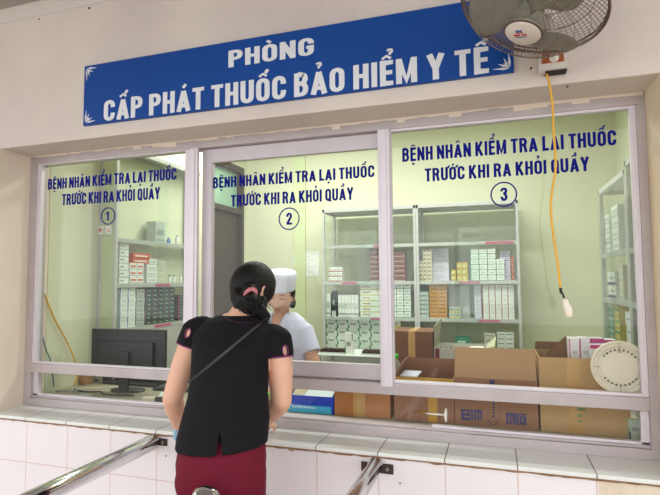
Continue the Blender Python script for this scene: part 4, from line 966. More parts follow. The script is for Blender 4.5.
# bracket from the motor to the wall and down to the control box
pm = FM @ Vector((0, 0, -.12)); bx = PY(551, 60, 0)
g = MB(); g.tube([pm, Vector((pm.x, -.10, pm.z-.01)), Vector((bx.x, -.035, bx.z+.15)), Vector((bx.x, -.03, bx.z+.05))], [.022, .022, .024, .024], 14); under(g.build('bracket', mat('fan_white', 'd9d3cc', rough=.45)), fan)
# control box fixed to the wall
w2_, zt_, zb_ = .047, bx.z+.075, PY(550, 70, -.045).z
g = MB(); g.loft([((bx.x, -.024, zt_), (w2_*.8, 0, 0), (0, .023, 0)), ((bx.x, -.028, zt_-.02), (w2_*1.30, 0, 0), (0, .030, 0))], 4)
g = MB(); g.poly([(bx.x-w2_*.80, -.002, zt_), (bx.x+w2_*.80, -.002, zt_), (bx.x+w2_, -.002, zb_+.012), (bx.x+w2_*.92, -.002, zb_), (bx.x-w2_*.92, -.002, zb_), (bx.x-w2_, -.002, zb_+.012)], .050, (0, -1, 0)); bmesh.ops.bevel(g.bm, geom=g.bm.edges[:], offset=.003, segments=2, affect='EDGES')
cb = under(g.build('control_box', mat('fan_white2', 'e4ddd6', rough=.4)), fan)
g = MB().poly([(bx.x-w2_*.66, -.0525, zt_-.01), (bx.x+w2_*.66, -.0525, zt_-.01), (bx.x+w2_*.78, -.0525, zb_+.022), (bx.x-w2_*.78, -.0525, zb_+.022)], .0012, (0, -1, 0)); under(g.build('dial_plate', mat('dial_orange', 'c56a3c', rough=.5, noise=.35, scale=45)), cb)
kx, kz = bx.x+.004, PY(551, 57.5, -.06).z
g = MB().lathe([(.016, 0), (.016, .004), (.0125, .006), (.012, .014), (0, .015)], 24, M=Matrix.Translation((kx, -.0537, kz)) @ Matrix.Rotation(PI/2, 4, 'X')); g.box((-.003, -.0135, -.012), (.003, -.015-.006, .012), M=Matrix.Translation((kx, -.0535, kz))); under(g.build('knob', white_pl), cb)
under(MB().box((bx.x-w2_*.5, -.040, zb_-.006), (bx.x+w2_*1.0, -.002, zb_), bev=.002).build('wall_clip', mat('black_rubber', '26221f', rough=.7)), cb)
yy = -.028
cable([(PY(546.5, 73, yy).x, yy, zb_-.0065), PY(549, 82, yy), PY(552.5, 105, yy), PY(553.5, 130, yy), PY(555.8, 165, yy), PY(552.3, 190, yy), PY(550.8, 208, yy), PY(553, 232, yy), PY(557.5, 262, yy), PY(560.3, 287, yy)], .0041, mat('cord_yellow', 'eab02c', rough=.45), 'orange yellow fan cord hanging in front of the right window', 8)
pp = [PY(560.4, 288, yy), PY(561, 292, yy), PY(564, 298, yy)]
pl_ = empty('plug', pp[0], 'loose white plug with black taped end hanging from the fan cord', 'plug')
under(MB().tube([pp[0]+Vector((0, 0, .0005)), pp[1], (pp[1]+pp[2])/2+Vector((.002, 0, 0)), pp[2]], [.005, .0048, .003, .0035], 8).build('taped_joint', mat('black_tape', '1c1a1c', rough=.5)), pl_)
a, b = PY(564.5, 299, yy), PY(569.5, 317, yy); d = (b-a)
g = MB(); sd = Vector((d.z, 0, -d.x)).normalized()
g.loft([(a, sd*.006, Vector((0, .006, 0))), (a+d*.12, sd*.010, Vector((0, .008, 0))), (a+d*.6, sd*.0125, Vector((0, .009, 0))), (a+d*.95, sd*.012, Vector((0, .008, 0))), (b, sd*.008, Vector((0, .006, 0)))], 14)
under(g.build('plug_body', mat('plug_cream', 'efe4d2', rough=.35)), pl_)
g = MB(); m_ = a+d*.35-sd*.0135; g.tube([m_+sd*.004, m_, m_+d*.38, m_+d*.42+sd*.005], .0022, 6); under(g.build('clip', mat('plug_cream', 'efe4d2')), pl_)
# rusty nail holes on the wall
def spot(px, py, r_, label, nm='wall_hook', m=None):
    p = PY(px, py, -.002); tag(MB().lathe([(r_, 0), (r_*.8, .003), (r_*.4, .006), (0, .007)], 10, M=Matrix.Translation((p.x, 0, p.z)) @ Matrix.Rotation(PI/2, 4, 'X')).build(nm, m or mat('rust_dark', '5a4030', rough=.9)), label, 'nail')
spot(39, 19, .004, 'rusty nail high on the wall at the left, under the ceiling moulding', 'nail')
spot(89, 8, .006, 'rusty nail high on the wall above the left end of the sign', 'nail')
spot(531, 68, .004, 'rusty nail in the wall left of the fan control box', 'nail')
spot(567.5, 86.5, .004, 'rusty nail in the wall below the fan control box', 'nail')
spot(400, 483.5, .003, 'tiny dark nail in the tiles right of the right handrail', 'nail')
spot(166, 456, .003, 'tiny dark nail in the tiles beneath the left iron plate', 'nail')
# ================================================================== people
skin = mat('skin_warm', 'e6b498', rough=.55, noise=.04, scale=20)
skin_n = mat('skin_nurse', 'd8a78e', rough=.55, noise=.04, scale=20)
lipm = mat('lips', 'b0655c', rough=.45)
hairm = mat('black_hair', '0f0c0a', rough=.55, noise=.3, scale=90, bump=.5, bscale=120, spec=.3)
def head_mesh(mb, M):
    """head with face along local +Y, z up, centre of the skull at the origin"""
    t = bmesh.new(); bmesh.ops.create_uvsphere(t, u_segments=56, v_segments=44, radius=1)
    G = lambda d, s: math.exp(-(d*d)/(2*s*s))
    for v_ in t.verts:
        x, y, z = v_.co; X, Y, Z = x*.074, y*.094, z*(.112 if z > 0 else .118)
        if z < 0:
            k = min(1, -z); X *= 1-.30*k**1.5; Y = Y*(1-.10*k) if y > 0 else Y*(1-.42*k**1.2)
            if y > 0: Y += .006*k
        if y > 0:
            X *= 1+.02*(1-abs(z)); fl = .080; 
            if Y > fl: Y = fl+(Y-fl)*.45
            ax_ = abs(X)
            Y -= .0095*G(ax_-.031, .013)*G(Z+.004, .011)                    # eye sockets
            Y += .0045*G(ax_-.028, .018)*G(Z-.020, .007)                    # brow
            w = .0065+.006*max(0, min(1, (-Z)/.05)); nz = max(0, min(1, (.006-Z)/.048))
            if Z > -.052: Y += .022*nz**1.1*G(ax_, w)                        # nose
            else: Y += .022*G(ax_, .012)*G(Z+.052, .005)
            Y += .004*G(ax_-.011, .006)*G(Z+.046, .006)                     # nostril wings
            Y += .0065*G(ax_, .019)*(G(Z+.066, .0045)+G(Z+.077, .005))      # lips
            Y -= .004*G(ax_, .020)*G(Z+.0715, .0022)
            Y += .007*G(ax_, .018)*G(Z+.102, .011)                          # chin
            Y += .004*G(ax_-.042, .016)*G(Z+.030, .018)                     # cheeks
        v_.co = (X, Y, Z)
    mb._merge(t, None, M, True)
    for s_ in (-1, 1):
        E_ = M @ Matrix.Translation((s_*.075, -.006, -.012)) @ Matrix.Rotation(s_*.35, 4, 'Z')
        mb.ball((0, 0, 0), (.0075, .019, .031), M=None, seg=16) if False else mb._merge(_ear(), None, E_, True)
def _ear():
    t = bmesh.new(); bmesh.ops.create_uvsphere(t, u_segments=18, v_segments=12, radius=1)
    for v_ in t.verts:
        x, y, z = v_.co; r = math.hypot(y, z); X = x*.0085
        if r < .65: X *= .45
        v_.co = (X, y*(.0175 if z > 0 else .013), z*.031)
    return t
def hand(mb, wrist, d, n, thumb_side, curl=.35, L=1.0):
    """palm + five fingers; d = direction to fingertips, n = back of hand normal, thumb_side = unit vector towards the thumb"""
    d = Vector(d).normalized(); n = (Vector(n)-d*Vector(n).dot(d)).normalized(); s = d.cross(n); 
    if s.dot(Vector(thumb_side)) < 0: s = -s
    w = Vector(wrist); P = .088*L
    mb.loft([(w-d*.02, s*.026, n*.018), (w+d*.01, s*.028, n*.017), (w+d*.045*L, s*.040, n*.0155), (w+d*P, s*.041, n*.012)], 18)
    for i, (off, ln) in enumerate(((.031, .068), (.0105, .076), (-.0105, .071), (-.0315, .056))):
        p = w+d*(P-.012)+s*off*1.06; dd = (d+s*off*2.2).normalized(); pts = [p]; a = 0; r = [.0088]
        for seg, cu in ((.018, 0), (ln*.42, .25), (ln*.32, .9), (ln*.26, .7)):
            a += curl*cu; v_ = dd*math.cos(a)-n*math.sin(a); pts.append(pts[-1]+v_*seg*L); r.append(max(.0062, .0088-.0008*len(pts)+.0008))
        mb.tube(pts, r, 12); mb.ball(pts[-1], r[-1]*1.02, seg=10)
    p = w+d*.018+s*.020; v1 = (s*.75+d*.55-n*.25).normalized(); v2 = (s*.35+d*.85-n*.45).normalized()
    pts = [p, p+v1*.030*L, p+v1*.030*L+v2*.030*L, p+v1*.030*L+v2*.030*L+(v2-n*.3).normalized()*.022*L]; mb.tube(pts, [.014, .012, .010, .0085], 12); mb.ball(pts[-1], .0085, seg=10)
def limb(mb, pts, rs, n=18):
    mb.tube(pts, rs, n)
    for p, r in zip(pts, rs): mb.ball(p, r*.995, seg=16)
def secs(L):
    """L: (xl px, xr px, py, Y, half depth[, tilt]) -> loft sections at plane Y"""
    out = []
    for xl, xr, py, Y, hd in L:
        a, b = PY(xl, py, Y), PY(xr, py, Y); out.append(((a+b)/2, Vector(((b.x-a.x)/2, 0, (b.z-a.z)/2)), Vector((0, hd, 0))))
    return out

# ---------------------------------------------------------------- customer
hc = PY(253, 288, -.05)
HM = Matrix.Translation(hc) @ Matrix.Rotation(math.radians(-22), 4, 'Z') @ Matrix.Rotation(math.radians(-24), 4, 'X') @ Matrix.Rotation(math.radians(4), 4, 'Y')
per = empty('person', (1.22, -.38, 0), 'woman in black blouse and maroon trousers at the middle window, seen from behind', 'person')
torso = [(188, 257, 472, -.375, .095), (187, 259, 448, -.375, .095), (189, 261, 420, -.35, .090), (196, 262, 395, -.32, .092), (197, 266, 370, -.28, .095), (197, 269, 345, -.235, .102), (201, 270, 331, -.20, .088), (214, 260, 321, -.165, .062), (226, 257, 313, -.14, .048)]
hipL = PY(205, 470, -.375); hipR = PY(241, 470, -.375)
kL = Vector((hipL.x-.005, -.36, .46)); kR = Vector((hipR.x+.012, -.36, .46))
aL = Vector((hipL.x-.01, -.40, .09)); aR = Vector((hipR.x+.025, -.40, .09))
shL, elL = PY(196, 333, -.19), PY(172.5, 398, -.23); wrL = PY(179, 424, -.10)
shR, elR = PY(277, 342, -.19), PY(281.5, 401, -.21); wrR = PY(265, 421, -.075)
b_ = MB()
b_.loft(secs(torso), 28)
nb = PY(240, 318, -.15); b_.tube([nb+Vector((0, -.01, -.03)), nb+Vector((.004, .02, .02)), hc+Vector((.0, .0, -.05))], [.062, .050, .050], 18)
head_mesh(b_, HM)
for (h_, k_, a_, fx) in ((hipL, kL, aL, -.03), (hipR, kR, aR, .03)):
    limb(b_, [h_+Vector((0, 0, .02)), h_+Vector((0, 0, -.12)), (h_+k_)/2, k_, (k_*2+a_)/3+Vector((0, -.012, 0)), (k_+a_*2)/3, a_], [.070, .068, .062, .048, .046, .036, .031])
    b_.loft([(a_+Vector((0, -.045, -.045)), Vector((.026, 0, 0)), Vector((0, .01, .03))), (a_+Vector((0, .0, -.045)), Vector((.033, 0, 0)), Vector((0, 0, .038))), (a_+Vector((fx*.4, .08, -.060)), Vector((.042, 0, 0)), Vector((0, 0, .024))), (a_+Vector((fx*.6, .15, -.068)), Vector((.034, 0, 0)), Vector((0, 0, .014)))], 16)
    b_.ball(a_+Vector((0, -.035, -.058)), (.03, .032, .028), seg=16)
for (s_, e_, w_, dr) in ((shL, elL, wrL, 1), (shR, elR, wrR, -1)):
    limb(b_, [s_, s_*.5+e_*.5+Vector((-.004*dr, 0, 0)), e_], [.052, .047, .038])
    limb(b_, [e_, e_*.62+w_*.38, w_*.9+e_*.1, w_], [.038, .039, .027, .0255])
hand(b_, wrL+Vector((0, .005, -.004)), (.25, .75, -.30), (-.35, .30, .9), (1, 0, 0), .6)
hand(b_, wrR+Vector((0, .005, -.004)), (-.30, .80, -.25), (.35, .30, .9), (-1, 0, 0), .5)
body = b_.build('body', [skin], per, fix=True); body.matrix_parent_inverse = Matrix.Translation(per.location).inverted()
remesh(body, .0045, 3, .5)
# blouse
sh = MB(); G_ = .011
ts = [(180, 265, 445, -.375, .132), (181.5, 266, 434, -.37, .128), (185, 267.5, 418, -.35, .117), (191, 266, 395, -.32, .106), (194, 268, 370, -.28, .107), (195, 272, 345, -.235, .113), (197, 275, 331, -.20, .100), (205, 266, 321, -.17, .080), (219, 262, 315, -.15, .062)]
sh.loft(secs(ts), 32)
for (s_, e_, dr) in ((shL, elL, -1), (shR, elR, 1)):
    d = (e_-s_).normalized(); top_ = s_+Vector((0, .008, .010))-Vector((dr*.025, 0, -.008)); f_ = .30
    en = s_+(e_-s_)*f_
    sh.tube([top_-d*.012, s_+Vector((0, 0, .006)), s_+(e_-s_)*.15, en], [.046, .058, .060, .058], 22); sh.ball(s_+Vector((0, 0, .002)), .058, seg=18)
    sh.ball(top_, .050, seg=18)
blk = mat('black_knit', '131116', rough=.85, noise=.15, scale=30, spec=.25, bump=.25, bscale=22)
shirt = sh.build('blouse', blk, per); shirt.matrix_parent_inverse = Matrix.Translation(per.location).inverted()
remesh(shirt, .006, 5, .5)
def cut(o, mb):
    bmesh.ops.recalc_face_normals(mb.bm, faces=mb.bm.faces[:])
    c = mb.build('cutter', blk); md = o.modifiers.new('b', 'BOOLEAN'); md.operation = 'DIFFERENCE'; md.object = c; md.solver = 'EXACT'
    bake(o); me = c.data; bpy.data.objects.remove(c); bpy.data.meshes.remove(me)
def inper(o): return under(o, per)
# flat cut sleeve ends
for (s_, e_, ff) in ((shL, elL, .215), (shR, elR, .27)):
    d = (e_-s_).normalized(); en = s_+(e_-s_)*ff; a = d.orthogonal().normalized(); c = MB(); c.loft([(en, a*.075, d.cross(a)*.075), (en+d*.09, a*.075, d.cross(a)*.075)], 24); cut(shirt, c)
# keyhole openings on the sleeves and the slit in the back hem
keys = []
for (s_, e_, px, py, wd_, hd_) in ((shL, elL, 187.5, 333, .011, .017), (shR, elR, 285.5, 350.5, .0105, .018)):
    p = PY(px, py, -.24); out = (CAM-p).normalized(); dv = (e_-s_).normalized(); dv = (dv-out*dv.dot(out)).normalized(); sv = out.cross(dv)
    M_k = Matrix(((sv.x, dv.x, out.x, 0), (sv.y, dv.y, out.y, 0), (sv.z, dv.z, out.z, 0), (0, 0, 0, 1)))
    # find the cloth surface along the line of sight axis of the opening
    dg = bpy.context.evaluated_depsgraph_get(); inv = shirt.matrix_world.inverted()
    hit, loc, nr, ix = shirt.ray_cast(inv @ (p+out*.3), (inv.to_3x3() @ -out))
    if hit: p = shirt.matrix_world @ loc; nn = (shirt.matrix_world.to_3x3() @ nr).normalized()
    else: nn = out
    dv = (dv-nn*dv.dot(nn)).normalized(); sv = nn.cross(dv); keys.append((p, nn, dv, sv, wd_, hd_))
    c = MB(); c.loft([(p-nn*.016, sv*wd_, dv*hd_), (p+nn*.03, sv*wd_, dv*hd_)], 18); cut(shirt, c)
sl = PY(212, 447, -.50); c2 = MB(); c2.poly([PY(215.5, 460, -.62), PY(222.5, 460, -.62), PY(221.5, 444, -.62), PY(220.5, 433, -.62), PY(219, 433, -.62)], .185, ray(219, 445).normalized())
cut(shirt, c2)
for p_ in shirt.data.polygons: p_.use_smooth = True
# level the hem
purp = mat('purple_piping', '7a1f63', rough=.6)
for (p, nn, dv, sv, wd_, hd_) in keys:
    pts = []
    for k in range(24):
        a = 2*PI*k/24; u, w_ = math.cos(a)*(wd_+.001), math.sin(a)*(hd_+.001); q = p+sv*u+dv*w_
        h_, l_, n_, i_ = shirt.ray_cast(shirt.matrix_world.inverted() @ (q+nn*.05), shirt.matrix_world.inverted().to_3x3() @ -nn)
        q2 = shirt.matrix_world @ l_ if h_ else q
        pts.append(q2 if (q2-q).length < .012 else q)
    inper(MB().tube(pts, .0019, 6, closed=True).build('keyhole_piping', purp))
for (s_, e_, ff) in ((shL, elL, .215), (shR, elR, .27)):
    d = (e_-s_).normalized(); en = s_+(e_-s_)*ff; a = d.orthogonal().normalized(); b2 = d.cross(a); pts = []
    for k in range(30):
        dr = a*math.cos(2*PI*k/30)+b2*math.sin(2*PI*k/30); r_ = .0585
        h_, l_, n_, i_ = shirt.ray_cast(shirt.matrix_world.inverted() @ (en-d*.004+dr*.12), shirt.matrix_world.inverted().to_3x3() @ -dr)
        if h_:
            rr_ = ((shirt.matrix_world @ l_)-(en-d*.004)).length
            if rr_ < .075: r_ = rr_
        pts.append(en-d*.002+dr*r_)
    inper(MB().tube(pts, .0028, 6, closed=True).build('sleeve_piping', purp))
def on_cloth(obj, px, py, off=.003, Yg=-.3):
    """point on the surface of obj seen through that place from the camera's side, lifted off by off"""
    d = ray(px, py).normalized(); inv = obj.matrix_world.inverted()
    h_, l_, n_, i_ = obj.ray_cast(inv @ CAM, inv.to_3x3() @ d)
    if h_: return (obj.matrix_world @ l_)+(obj.matrix_world.to_3x3() @ n_).normalized()*off
    return PY(px, py, Yg)
# thin purple neck seam
inper(MB().tube([on_cloth(shirt, x, y, .0005) for x, y in ((224, 317), (230, 320.5), (238, 322.5), (248, 323), (256, 322), (262, 320))], .0009, 5).build('neck_seam', mat('purple_thread', '5a1a4a', rough=.6)))
# cross body strap and the edge of its bag
st = [on_cloth(shirt, 268-78*k/14, 317.5+64.5*k/14, .002) for k in range(15)]
g = MB()
V_ = []
for k, p in enumerate(st):
    q = st[min(k+1, 14)]-st[max(k-1, 0)]; out = (CAM-p).normalized(); sd = q.cross(out).normalized(); V_.append([g.bm.verts.new(p+sd*.0045*s_+out*o_) for s_, o_ in ((-1, 0), (1, 0), (1, .0025), (-1, .0025))])
for A, B in zip(V_, V_[1:]):
    for k in range(4): g._f([A[k], A[(k+1) % 4], B[(k+1) % 4], B[k]])
g._f(V_[0]); g._f(V_[-1][::-1])
bp_ = st[-1]
bag = tag(g.build('shoulder_bag', mat('strap_grey', '2e2c31', rough=.5)), 'dark cross body bag with grey strap over the customer back', 'bag')
bg = MB(); bx0 = bp_+Vector((-.018, .15, -.055)); 
inb = bg.box(bx0+Vector((-.02, -.06, -.05)), bx0+Vector((.012, .05, .05)), bev=.010).build('pouch', mat('bag_black', '1d1b1e', rough=.5)); inb.parent = bag
inb2 = MB().tube([bp_, bp_+Vector((-.012, .04, -.004)), bx0+Vector((-.004, -.04, .045))], .005, 6).build('strap_end', mat('strap_grey', '2e2c31')); inb2.parent = bag
# trousers
tr = MB()
tsx = [(181, 263, 475, -.375, .118), (180, 264, 460, -.375, .120), (183, 263, 440, -.37, .112), (186, 263, 420, -.35, .100)]
tr.loft(secs(tsx), 30)
for (h_, k_, a_) in ((hipL, kL, aL), (hipR, kR, aR)):
    limb(tr, [h_+Vector((0, 0, .0)), h_+Vector((0, 0, -.10)), (h_+k_)/2, k_, (k_*2+a_)/3, (k_+a_*2)/3, a_+Vector((0, 0, .0))], [.086, .084, .080, .072, .069, .062, .056])
    tr.ball(h_+Vector((0, -.050, -.02)), (.076, .066, .080), seg=20)
mar = mat('maroon_cloth', '6c1028', rough=.8, noise=.08, scale=12, spec=.25, bump=.2, bscale=16)
trs = tr.build('trousers', mar, per); trs.matrix_parent_inverse = Matrix.Translation(per.location).inverted()
remesh(trs, .007, 4, .5)
# shoes
for (a_, fx) in ((aL, -.03), (aR, .03)):
    g = MB(); g.loft([(a_+Vector((0, -.085, -.062)), Vector((.020, 0, 0)), Vector((0, 0, .022))), (a_+Vector((0, -.05, -.055)), Vector((.036, 0, 0)), Vector((0, 0, .034))), (a_+Vector((fx*.3, .05, -.058)), Vector((.044, 0, 0)), Vector((0, 0, .031))), (a_+Vector((fx*.5, .13, -.066)), Vector((.047, 0, 0)), Vector((0, 0, .023))), (a_+Vector((fx*.7, .185, -.073)), Vector((.030, 0, 0)), Vector((0, 0, .014)))], 20)
    inper(g.build('shoe', mat('shoe_dark', '2a2526', rough=.5)))
# hair: a cap over the skull and a loose low tail
hr = MB()
hr._merge((lambda t: (bmesh.ops.create_uvsphere(t, u_segments=40, v_segments=30, radius=1), t)[1])(bmesh.new()), None, HM @ Matrix.Translation((0, -.002, .006)) @ Matrix.Diagonal((.0815, .104, .106, 1)), True)
hp = PY(247, 296, -.15)
for (px, py, Y, r) in ((250, 291, -.150, .030), (246, 299, -.165, (.046, .03, .030)), (241, 304, -.16, (.034, .028, .032)), (252, 306, -.17, (.044, .028, .036)), (260, 311, -.165, (.030, .020, .028)), (266, 316, -.160, (.018, .014, .022)), (246, 311, -.16, (.036, .024, .026)), (238, 297, -.15, (.030, .03, .036)), (262, 303, -.13, (.024, .02, .03))):
    hr.ball(PY(px, py, Y), r, seg=18)
hair = hr.build('hair', hairm, per); hair.matrix_parent_inverse = Matrix.Translation(per.location).inverted()
# open the face side of the hair before merging
remesh(hair, .006, 3, .5)
cut(hair, MB().box((-.060, .058, -.16), (.060, .16, .050), M=HM)); cut(hair, MB().box((-.12, .012, -.161), (.12, .161, -.035), M=HM))
for p_ in hair.data.polygons: p_.use_smooth = True
random.seed(5)
g = MB()
for k in range(46):
    a = PY(random.uniform(240, 264), random.uniform(296, 308), -.190); 
    e_ = PY(random.uniform(238, 273), random.uniform(310, 324), -.17-random.random()*.03); m2 = (a+e_)/2+Vector((random.uniform(-.012, .012), -.01, random.uniform(-.004, .01)))
    g.tube([a, m2, e_], [.0028, .0022, .0005], 5)
inper(tag(g.build('hair_strands', hairm), kind='stuff'))
pk = mat('pink_band', 'd4838c', rough=.75, noise=.15, scale=60, bump=.4)
pts = []
for (x, y, Y) in ((243.5, 296.5, -.180), (246, 292.5, -.192), (249.5, 289.5, -.196), (253, 289, -.192), (256.2, 291.5, -.180), (256.5, 295, -.17)): pts.append(PY(x, y, Y))
inper(MB().tube(pts, [.004, .007, .0085, .0085, .007, .004], 10).build('hair_band', pk))
# light blue mask held in the left hand
p = PY(178, 433, -.07)
g = MB(); g.ball(p+Vector((.0, -.01, -.002)), (.012, .02, .028), seg=14); tag(g.build('face_mask', mat('mask_blue', '9cc4dc', rough=.7, bump=.5, bscale=60)), 'crumpled light blue face mask in the customer left hand', 'mask')

# ---------------------------------------------------------------- nurse
YN = .93
hn = PY(280.8, 294.5, .86)
NM = Matrix.Translation(hn) @ Matrix.Rotation(PI+math.radians(8), 4, 'Z') @ Matrix.Rotation(math.radians(-13), 4, 'X') @ Matrix.Rotation(math.radians(-5), 4, 'Y') @ Matrix.Diagonal((1.02, 1.0, .98, 1))
nu = empty('person', (hn.x, YN, .01), 'pharmacy worker in white coat and white cap looking down behind the middle window', 'person')
b_ = MB()
cxn = (PY(282, 335, YN)).x
nt_ = [(258, 306, 395, YN+.02, .085), (259, 305, 370, YN, .095), (257, 308, 348, YN-.01, .105), (258, 307, 330, YN-.01, .082), (268, 294, 318, YN-.01, .050)]
S_ = secs(nt_)
lo_ = [(Vector((cxn, YN+.04, .80)), Vector((.145, 0, 0)), Vector((0, .09, 0))), (Vector((cxn, YN+.03, .92)), Vector((.125, 0, 0)), Vector((0, .075, 0)))]
b_.loft(lo_+S_, 26)
nk = PY(281.5, 318, YN); b_.tube([nk+Vector((0, 0, -.03)), nk+Vector((0, -.01, .02)), hn+Vector((0, .025, -.05))], [.058, .048, .046], 18)
head_mesh(b_, NM)
nR, nL = PY(305, 332, YN), PY(259, 332, YN)
eR, eL = PY(315, 366, YN-.05), PY(250, 366, YN-.05)
wR_, wL_ = Vector((PY(291, 380, .66).x, .66, ZK+.045)), Vector((PY(268, 380, .66).x, .66, ZK+.045))
for (s_, e_, w_) in ((nR, eR, wR_), (nL, eL, wL_)):
    limb(b_, [s_, (s_+e_)/2, e_], [.048, .042, .036]); limb(b_, [e_, e_*.6+w_*.4, w_], [.036, .035, .024])
hand(b_, wR_, (-.35, -.8, -.18), (.1, 0, 1), (-1, 0, 0), .45); hand(b_, wL_, (.35, -.8, -.18), (-.1, 0, 1), (1, 0, 0), .45)
for sx in (-1, 1):
    h_ = Vector((cxn+sx*.085, YN+.04, .80)); k_ = Vector((cxn+sx*.09, YN+.03, .46)); a_ = Vector((cxn+sx*.09, YN+.05, .10))
    limb(b_, [h_, (h_+k_)/2, k_, (k_+a_)/2, a_], [.085, .072, .052, .046, .032]); b_.loft([(a_+Vector((0, .05, -.05)), Vector((.028, 0, 0)), Vector((0, 0, .03))), (a_+Vector((0, -.05, -.055)), Vector((.038, 0, 0)), Vector((0, 0, .028))), (a_+Vector((0, -.15, -.068)), Vector((.03, 0, 0)), Vector((0, 0, .015)))], 14)
nb_ = b_.build('body', [skin_n], nu); nb_.matrix_parent_inverse = Matrix.Translation(nu.location).inverted(); remesh(nb_, .0045, 2, .5)
wc = mat('white_coat', 'd2d5ea', rough=.75, noise=.03, scale=12, bump=.25, bscale=14)
g = MB()
ntc = [(256, 308, 395, YN+.02, .115), (256, 308, 370, YN, .115), (254, 311, 345, YN-.01, .118), (255, 310.5, 328, YN-.01, .098), (260, 304, 319, YN-.01, .078), (267, 296, 312.5, YN-.005, .062)]
g.loft([(Vector((cxn, YN+.05, .55)), Vector((.20, 0, 0)), Vector((0, .14, 0))), (Vector((cxn, YN+.04, .85)), Vector((.172, 0, 0)), Vector((0, .13, 0)))]+secs(ntc), 30)
for (s_, e_) in ((nR, eR), (nL, eL)): g.tube([s_+(e_-s_)*-.1, s_+(e_-s_)*.3, s_+(e_-s_)*.62], [.056, .058, .061], 20); g.ball(s_, .056, seg=18)
coat = g.build('coat', wc, nu); coat.matrix_parent_inverse = Matrix.Translation(nu.location).inverted(); remesh(coat, .006, 4, .5)
# V neck
c = MB(); c.poly([(nk.x-.056, YN-.18, nk.z+.05), (nk.x+.056, YN-.18, nk.z+.05), (nk.x+.004, YN-.18, nk.z-.115), (nk.x-.004, YN-.18, nk.z-.115)], .150, (0, 1, 0)); cut(coat, c)
for p_ in coat.data.polygons: p_.use_smooth = True
def innu(o): return under(o, nu)
def oc(x, z, off):   # on the front of the coat
    inv = coat.matrix_world.inverted(); h_, l_, n_, i_ = coat.ray_cast(inv @ Vector((x, .3, z)), inv.to_3x3() @ Vector((0, 1, 0)))
    return Vector((x, (coat.matrix_world @ l_).y-off if h_ else YN-.1, z))
for sx in (-1, 1):
    P_ = [(nk.x+sx*.050, nk.z-.008), (nk.x+sx*.085, nk.z-.040), (nk.x+sx*.078, nk.z-.066), (nk.x+sx*.052, nk.z-.058), (nk.x+sx*.006, nk.z-.124), (nk.x+sx*.026, nk.z-.06)]
    innu(MB().poly([oc(x, z, .006) for x, z in P_], .006, (0, -1, 0)).build('lapel', wc))
for k in range(4):
    p = oc(nk.x, nk.z-.135-k*.075, .002); innu(MB().lathe([(.0065, 0), (.0065, .002), (0, .003)], 12, M=Matrix.Translation(p) @ Matrix.Rotation(PI/2, 4, 'X')).build('button', prt['lgrey']))
p = oc(nk.x+.075, nk.z-.12, .002); innu(MB().box(p+Vector((-.045, -.002, -.075)), p+Vector((.035, .001, 0)), bev=.001).build('pocket', wc))
innu(MB().tube([p+Vector((.0, -.004, -.03)), p+Vector((.0, -.005, .03))], .0045, 8).build('pen', mat('pen_blue', '2a55c0', rough=.4)))
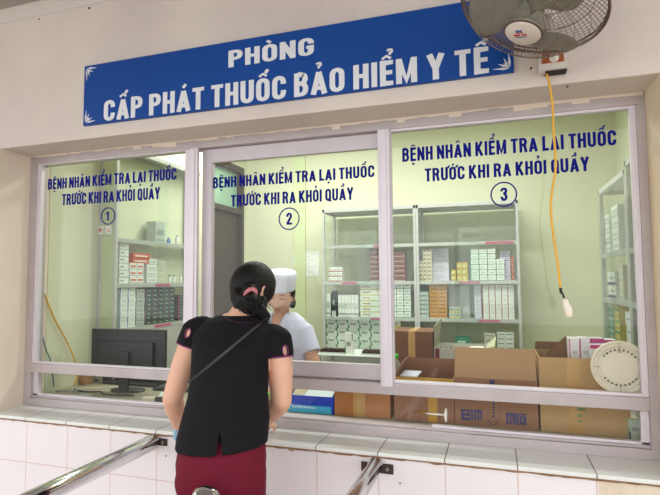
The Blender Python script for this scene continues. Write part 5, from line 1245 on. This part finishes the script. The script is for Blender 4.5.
# face details of the nurse
def fp(x, z, off=.0):
    inv = nb_.matrix_world.inverted(); o_ = NM @ Vector((x, .25, z)); d_ = (NM.to_3x3() @ Vector((0, -1, 0))).normalized()
    h_, l_, n_, i_ = nb_.ray_cast(inv @ o_, inv.to_3x3() @ d_); return (nb_.matrix_world @ l_)-d_*off if h_ else o_
def face_details(par_fn, fp_):
    for sx in (-1, 1):
        par_fn(MB().tube([fp_(sx*x, z, .0006) for x, z in ((.014, .017), (.024, .0215), (.036, .0215), (.046, .016))], [.0018, .0026, .0024, .0008], 6).build('eyebrow', mat('brow', '3a2a22', rough=.8)))
        par_fn(MB().tube([fp_(sx*x, z, .0004) for x, z in ((.016, -.004), (.023, -.0075), (.032, -.0085), (.041, -.005), (.045, -.003))], [.0010, .0020, .0022, .0018, .0006], 6).build('eyelashes', mat('lash', '1a1412', rough=.7)))
    par_fn(MB().tube([fp_(x, z, -.0002) for x, z in ((-.021, -.071), (-.011, -.0675), (-.004, -.066), (0, -.067), (.004, -.066), (.011, -.0675), (.021, -.071))], [.0006, .0028, .0034, .003, .0034, .0028, .0006], 8).build('upper_lip', lipm))
    par_fn(MB().tube([fp_(x, z, -.0002) for x, z in ((-.019, -.0725), (-.009, -.076), (0, -.0775), (.009, -.076), (.019, -.0725))], [.0006, .0032, .0038, .0032, .0006], 8).build('lower_lip', lipm))
face_details(innu, fp)
def fpc(x, z, off=.0):
    inv = body.matrix_world.inverted(); o_ = HM @ Vector((x, .25, z)); d_ = (HM.to_3x3() @ Vector((0, -1, 0))).normalized()
    h_, l_, n_, i_ = body.ray_cast(inv @ o_, inv.to_3x3() @ d_); return (body.matrix_world @ l_)-d_*off if h_ else o_
face_details(inper, fpc)
# nurse hair under the cap, and the cap
g = MB(); t = bmesh.new(); bmesh.ops.create_uvsphere(t, u_segments=36, v_segments=26, radius=1); g._merge(t, None, NM @ Matrix.Translation((0, -.014, .008)) @ Matrix.Diagonal((.083, .094, .105, 1)), True)
g.ball(NM @ Vector((0, -.075, -.065)), (.055, .035, .045), seg=18); g.ball(NM @ Vector((-.066, -.03, -.055)), (.018, .03, .035), seg=14); g.ball(NM @ Vector((.066, -.03, -.055)), (.018, .03, .035), seg=14)
nh = g.build('hair', hairm, nu); nh.matrix_parent_inverse = Matrix.Translation(nu.location).inverted(); remesh(nh, .006, 3, .5)
cut(nh, MB().box((-.066, .045, -.16), (.066, .16, .060), M=NM)); cut(nh, MB().box((-.12, .005, -.161), (.12, .161, .0), M=NM))
g = MB(); K = []
for (z, sx, sy, oy) in ((.033, .081, .101, -.008), (.040, .0825, .102, -.008), (.070, .084, .102, -.010), (.105, .0855, .100, -.013), (.132, .085, .097, -.016), (.140, .079, .088, -.017), (.144, .058, .066, -.017)):
    K.append((NM @ Vector((0, oy, z)), NM.to_3x3() @ Vector((sx, 0, 0)), NM.to_3x3() @ Vector((0, sy, 0))))
g.loft(K, 40); innu(g.build('cap', mat('cap_white', 'dfe1f0', rough=.75, noise=.02, bump=.2, bscale=18)))
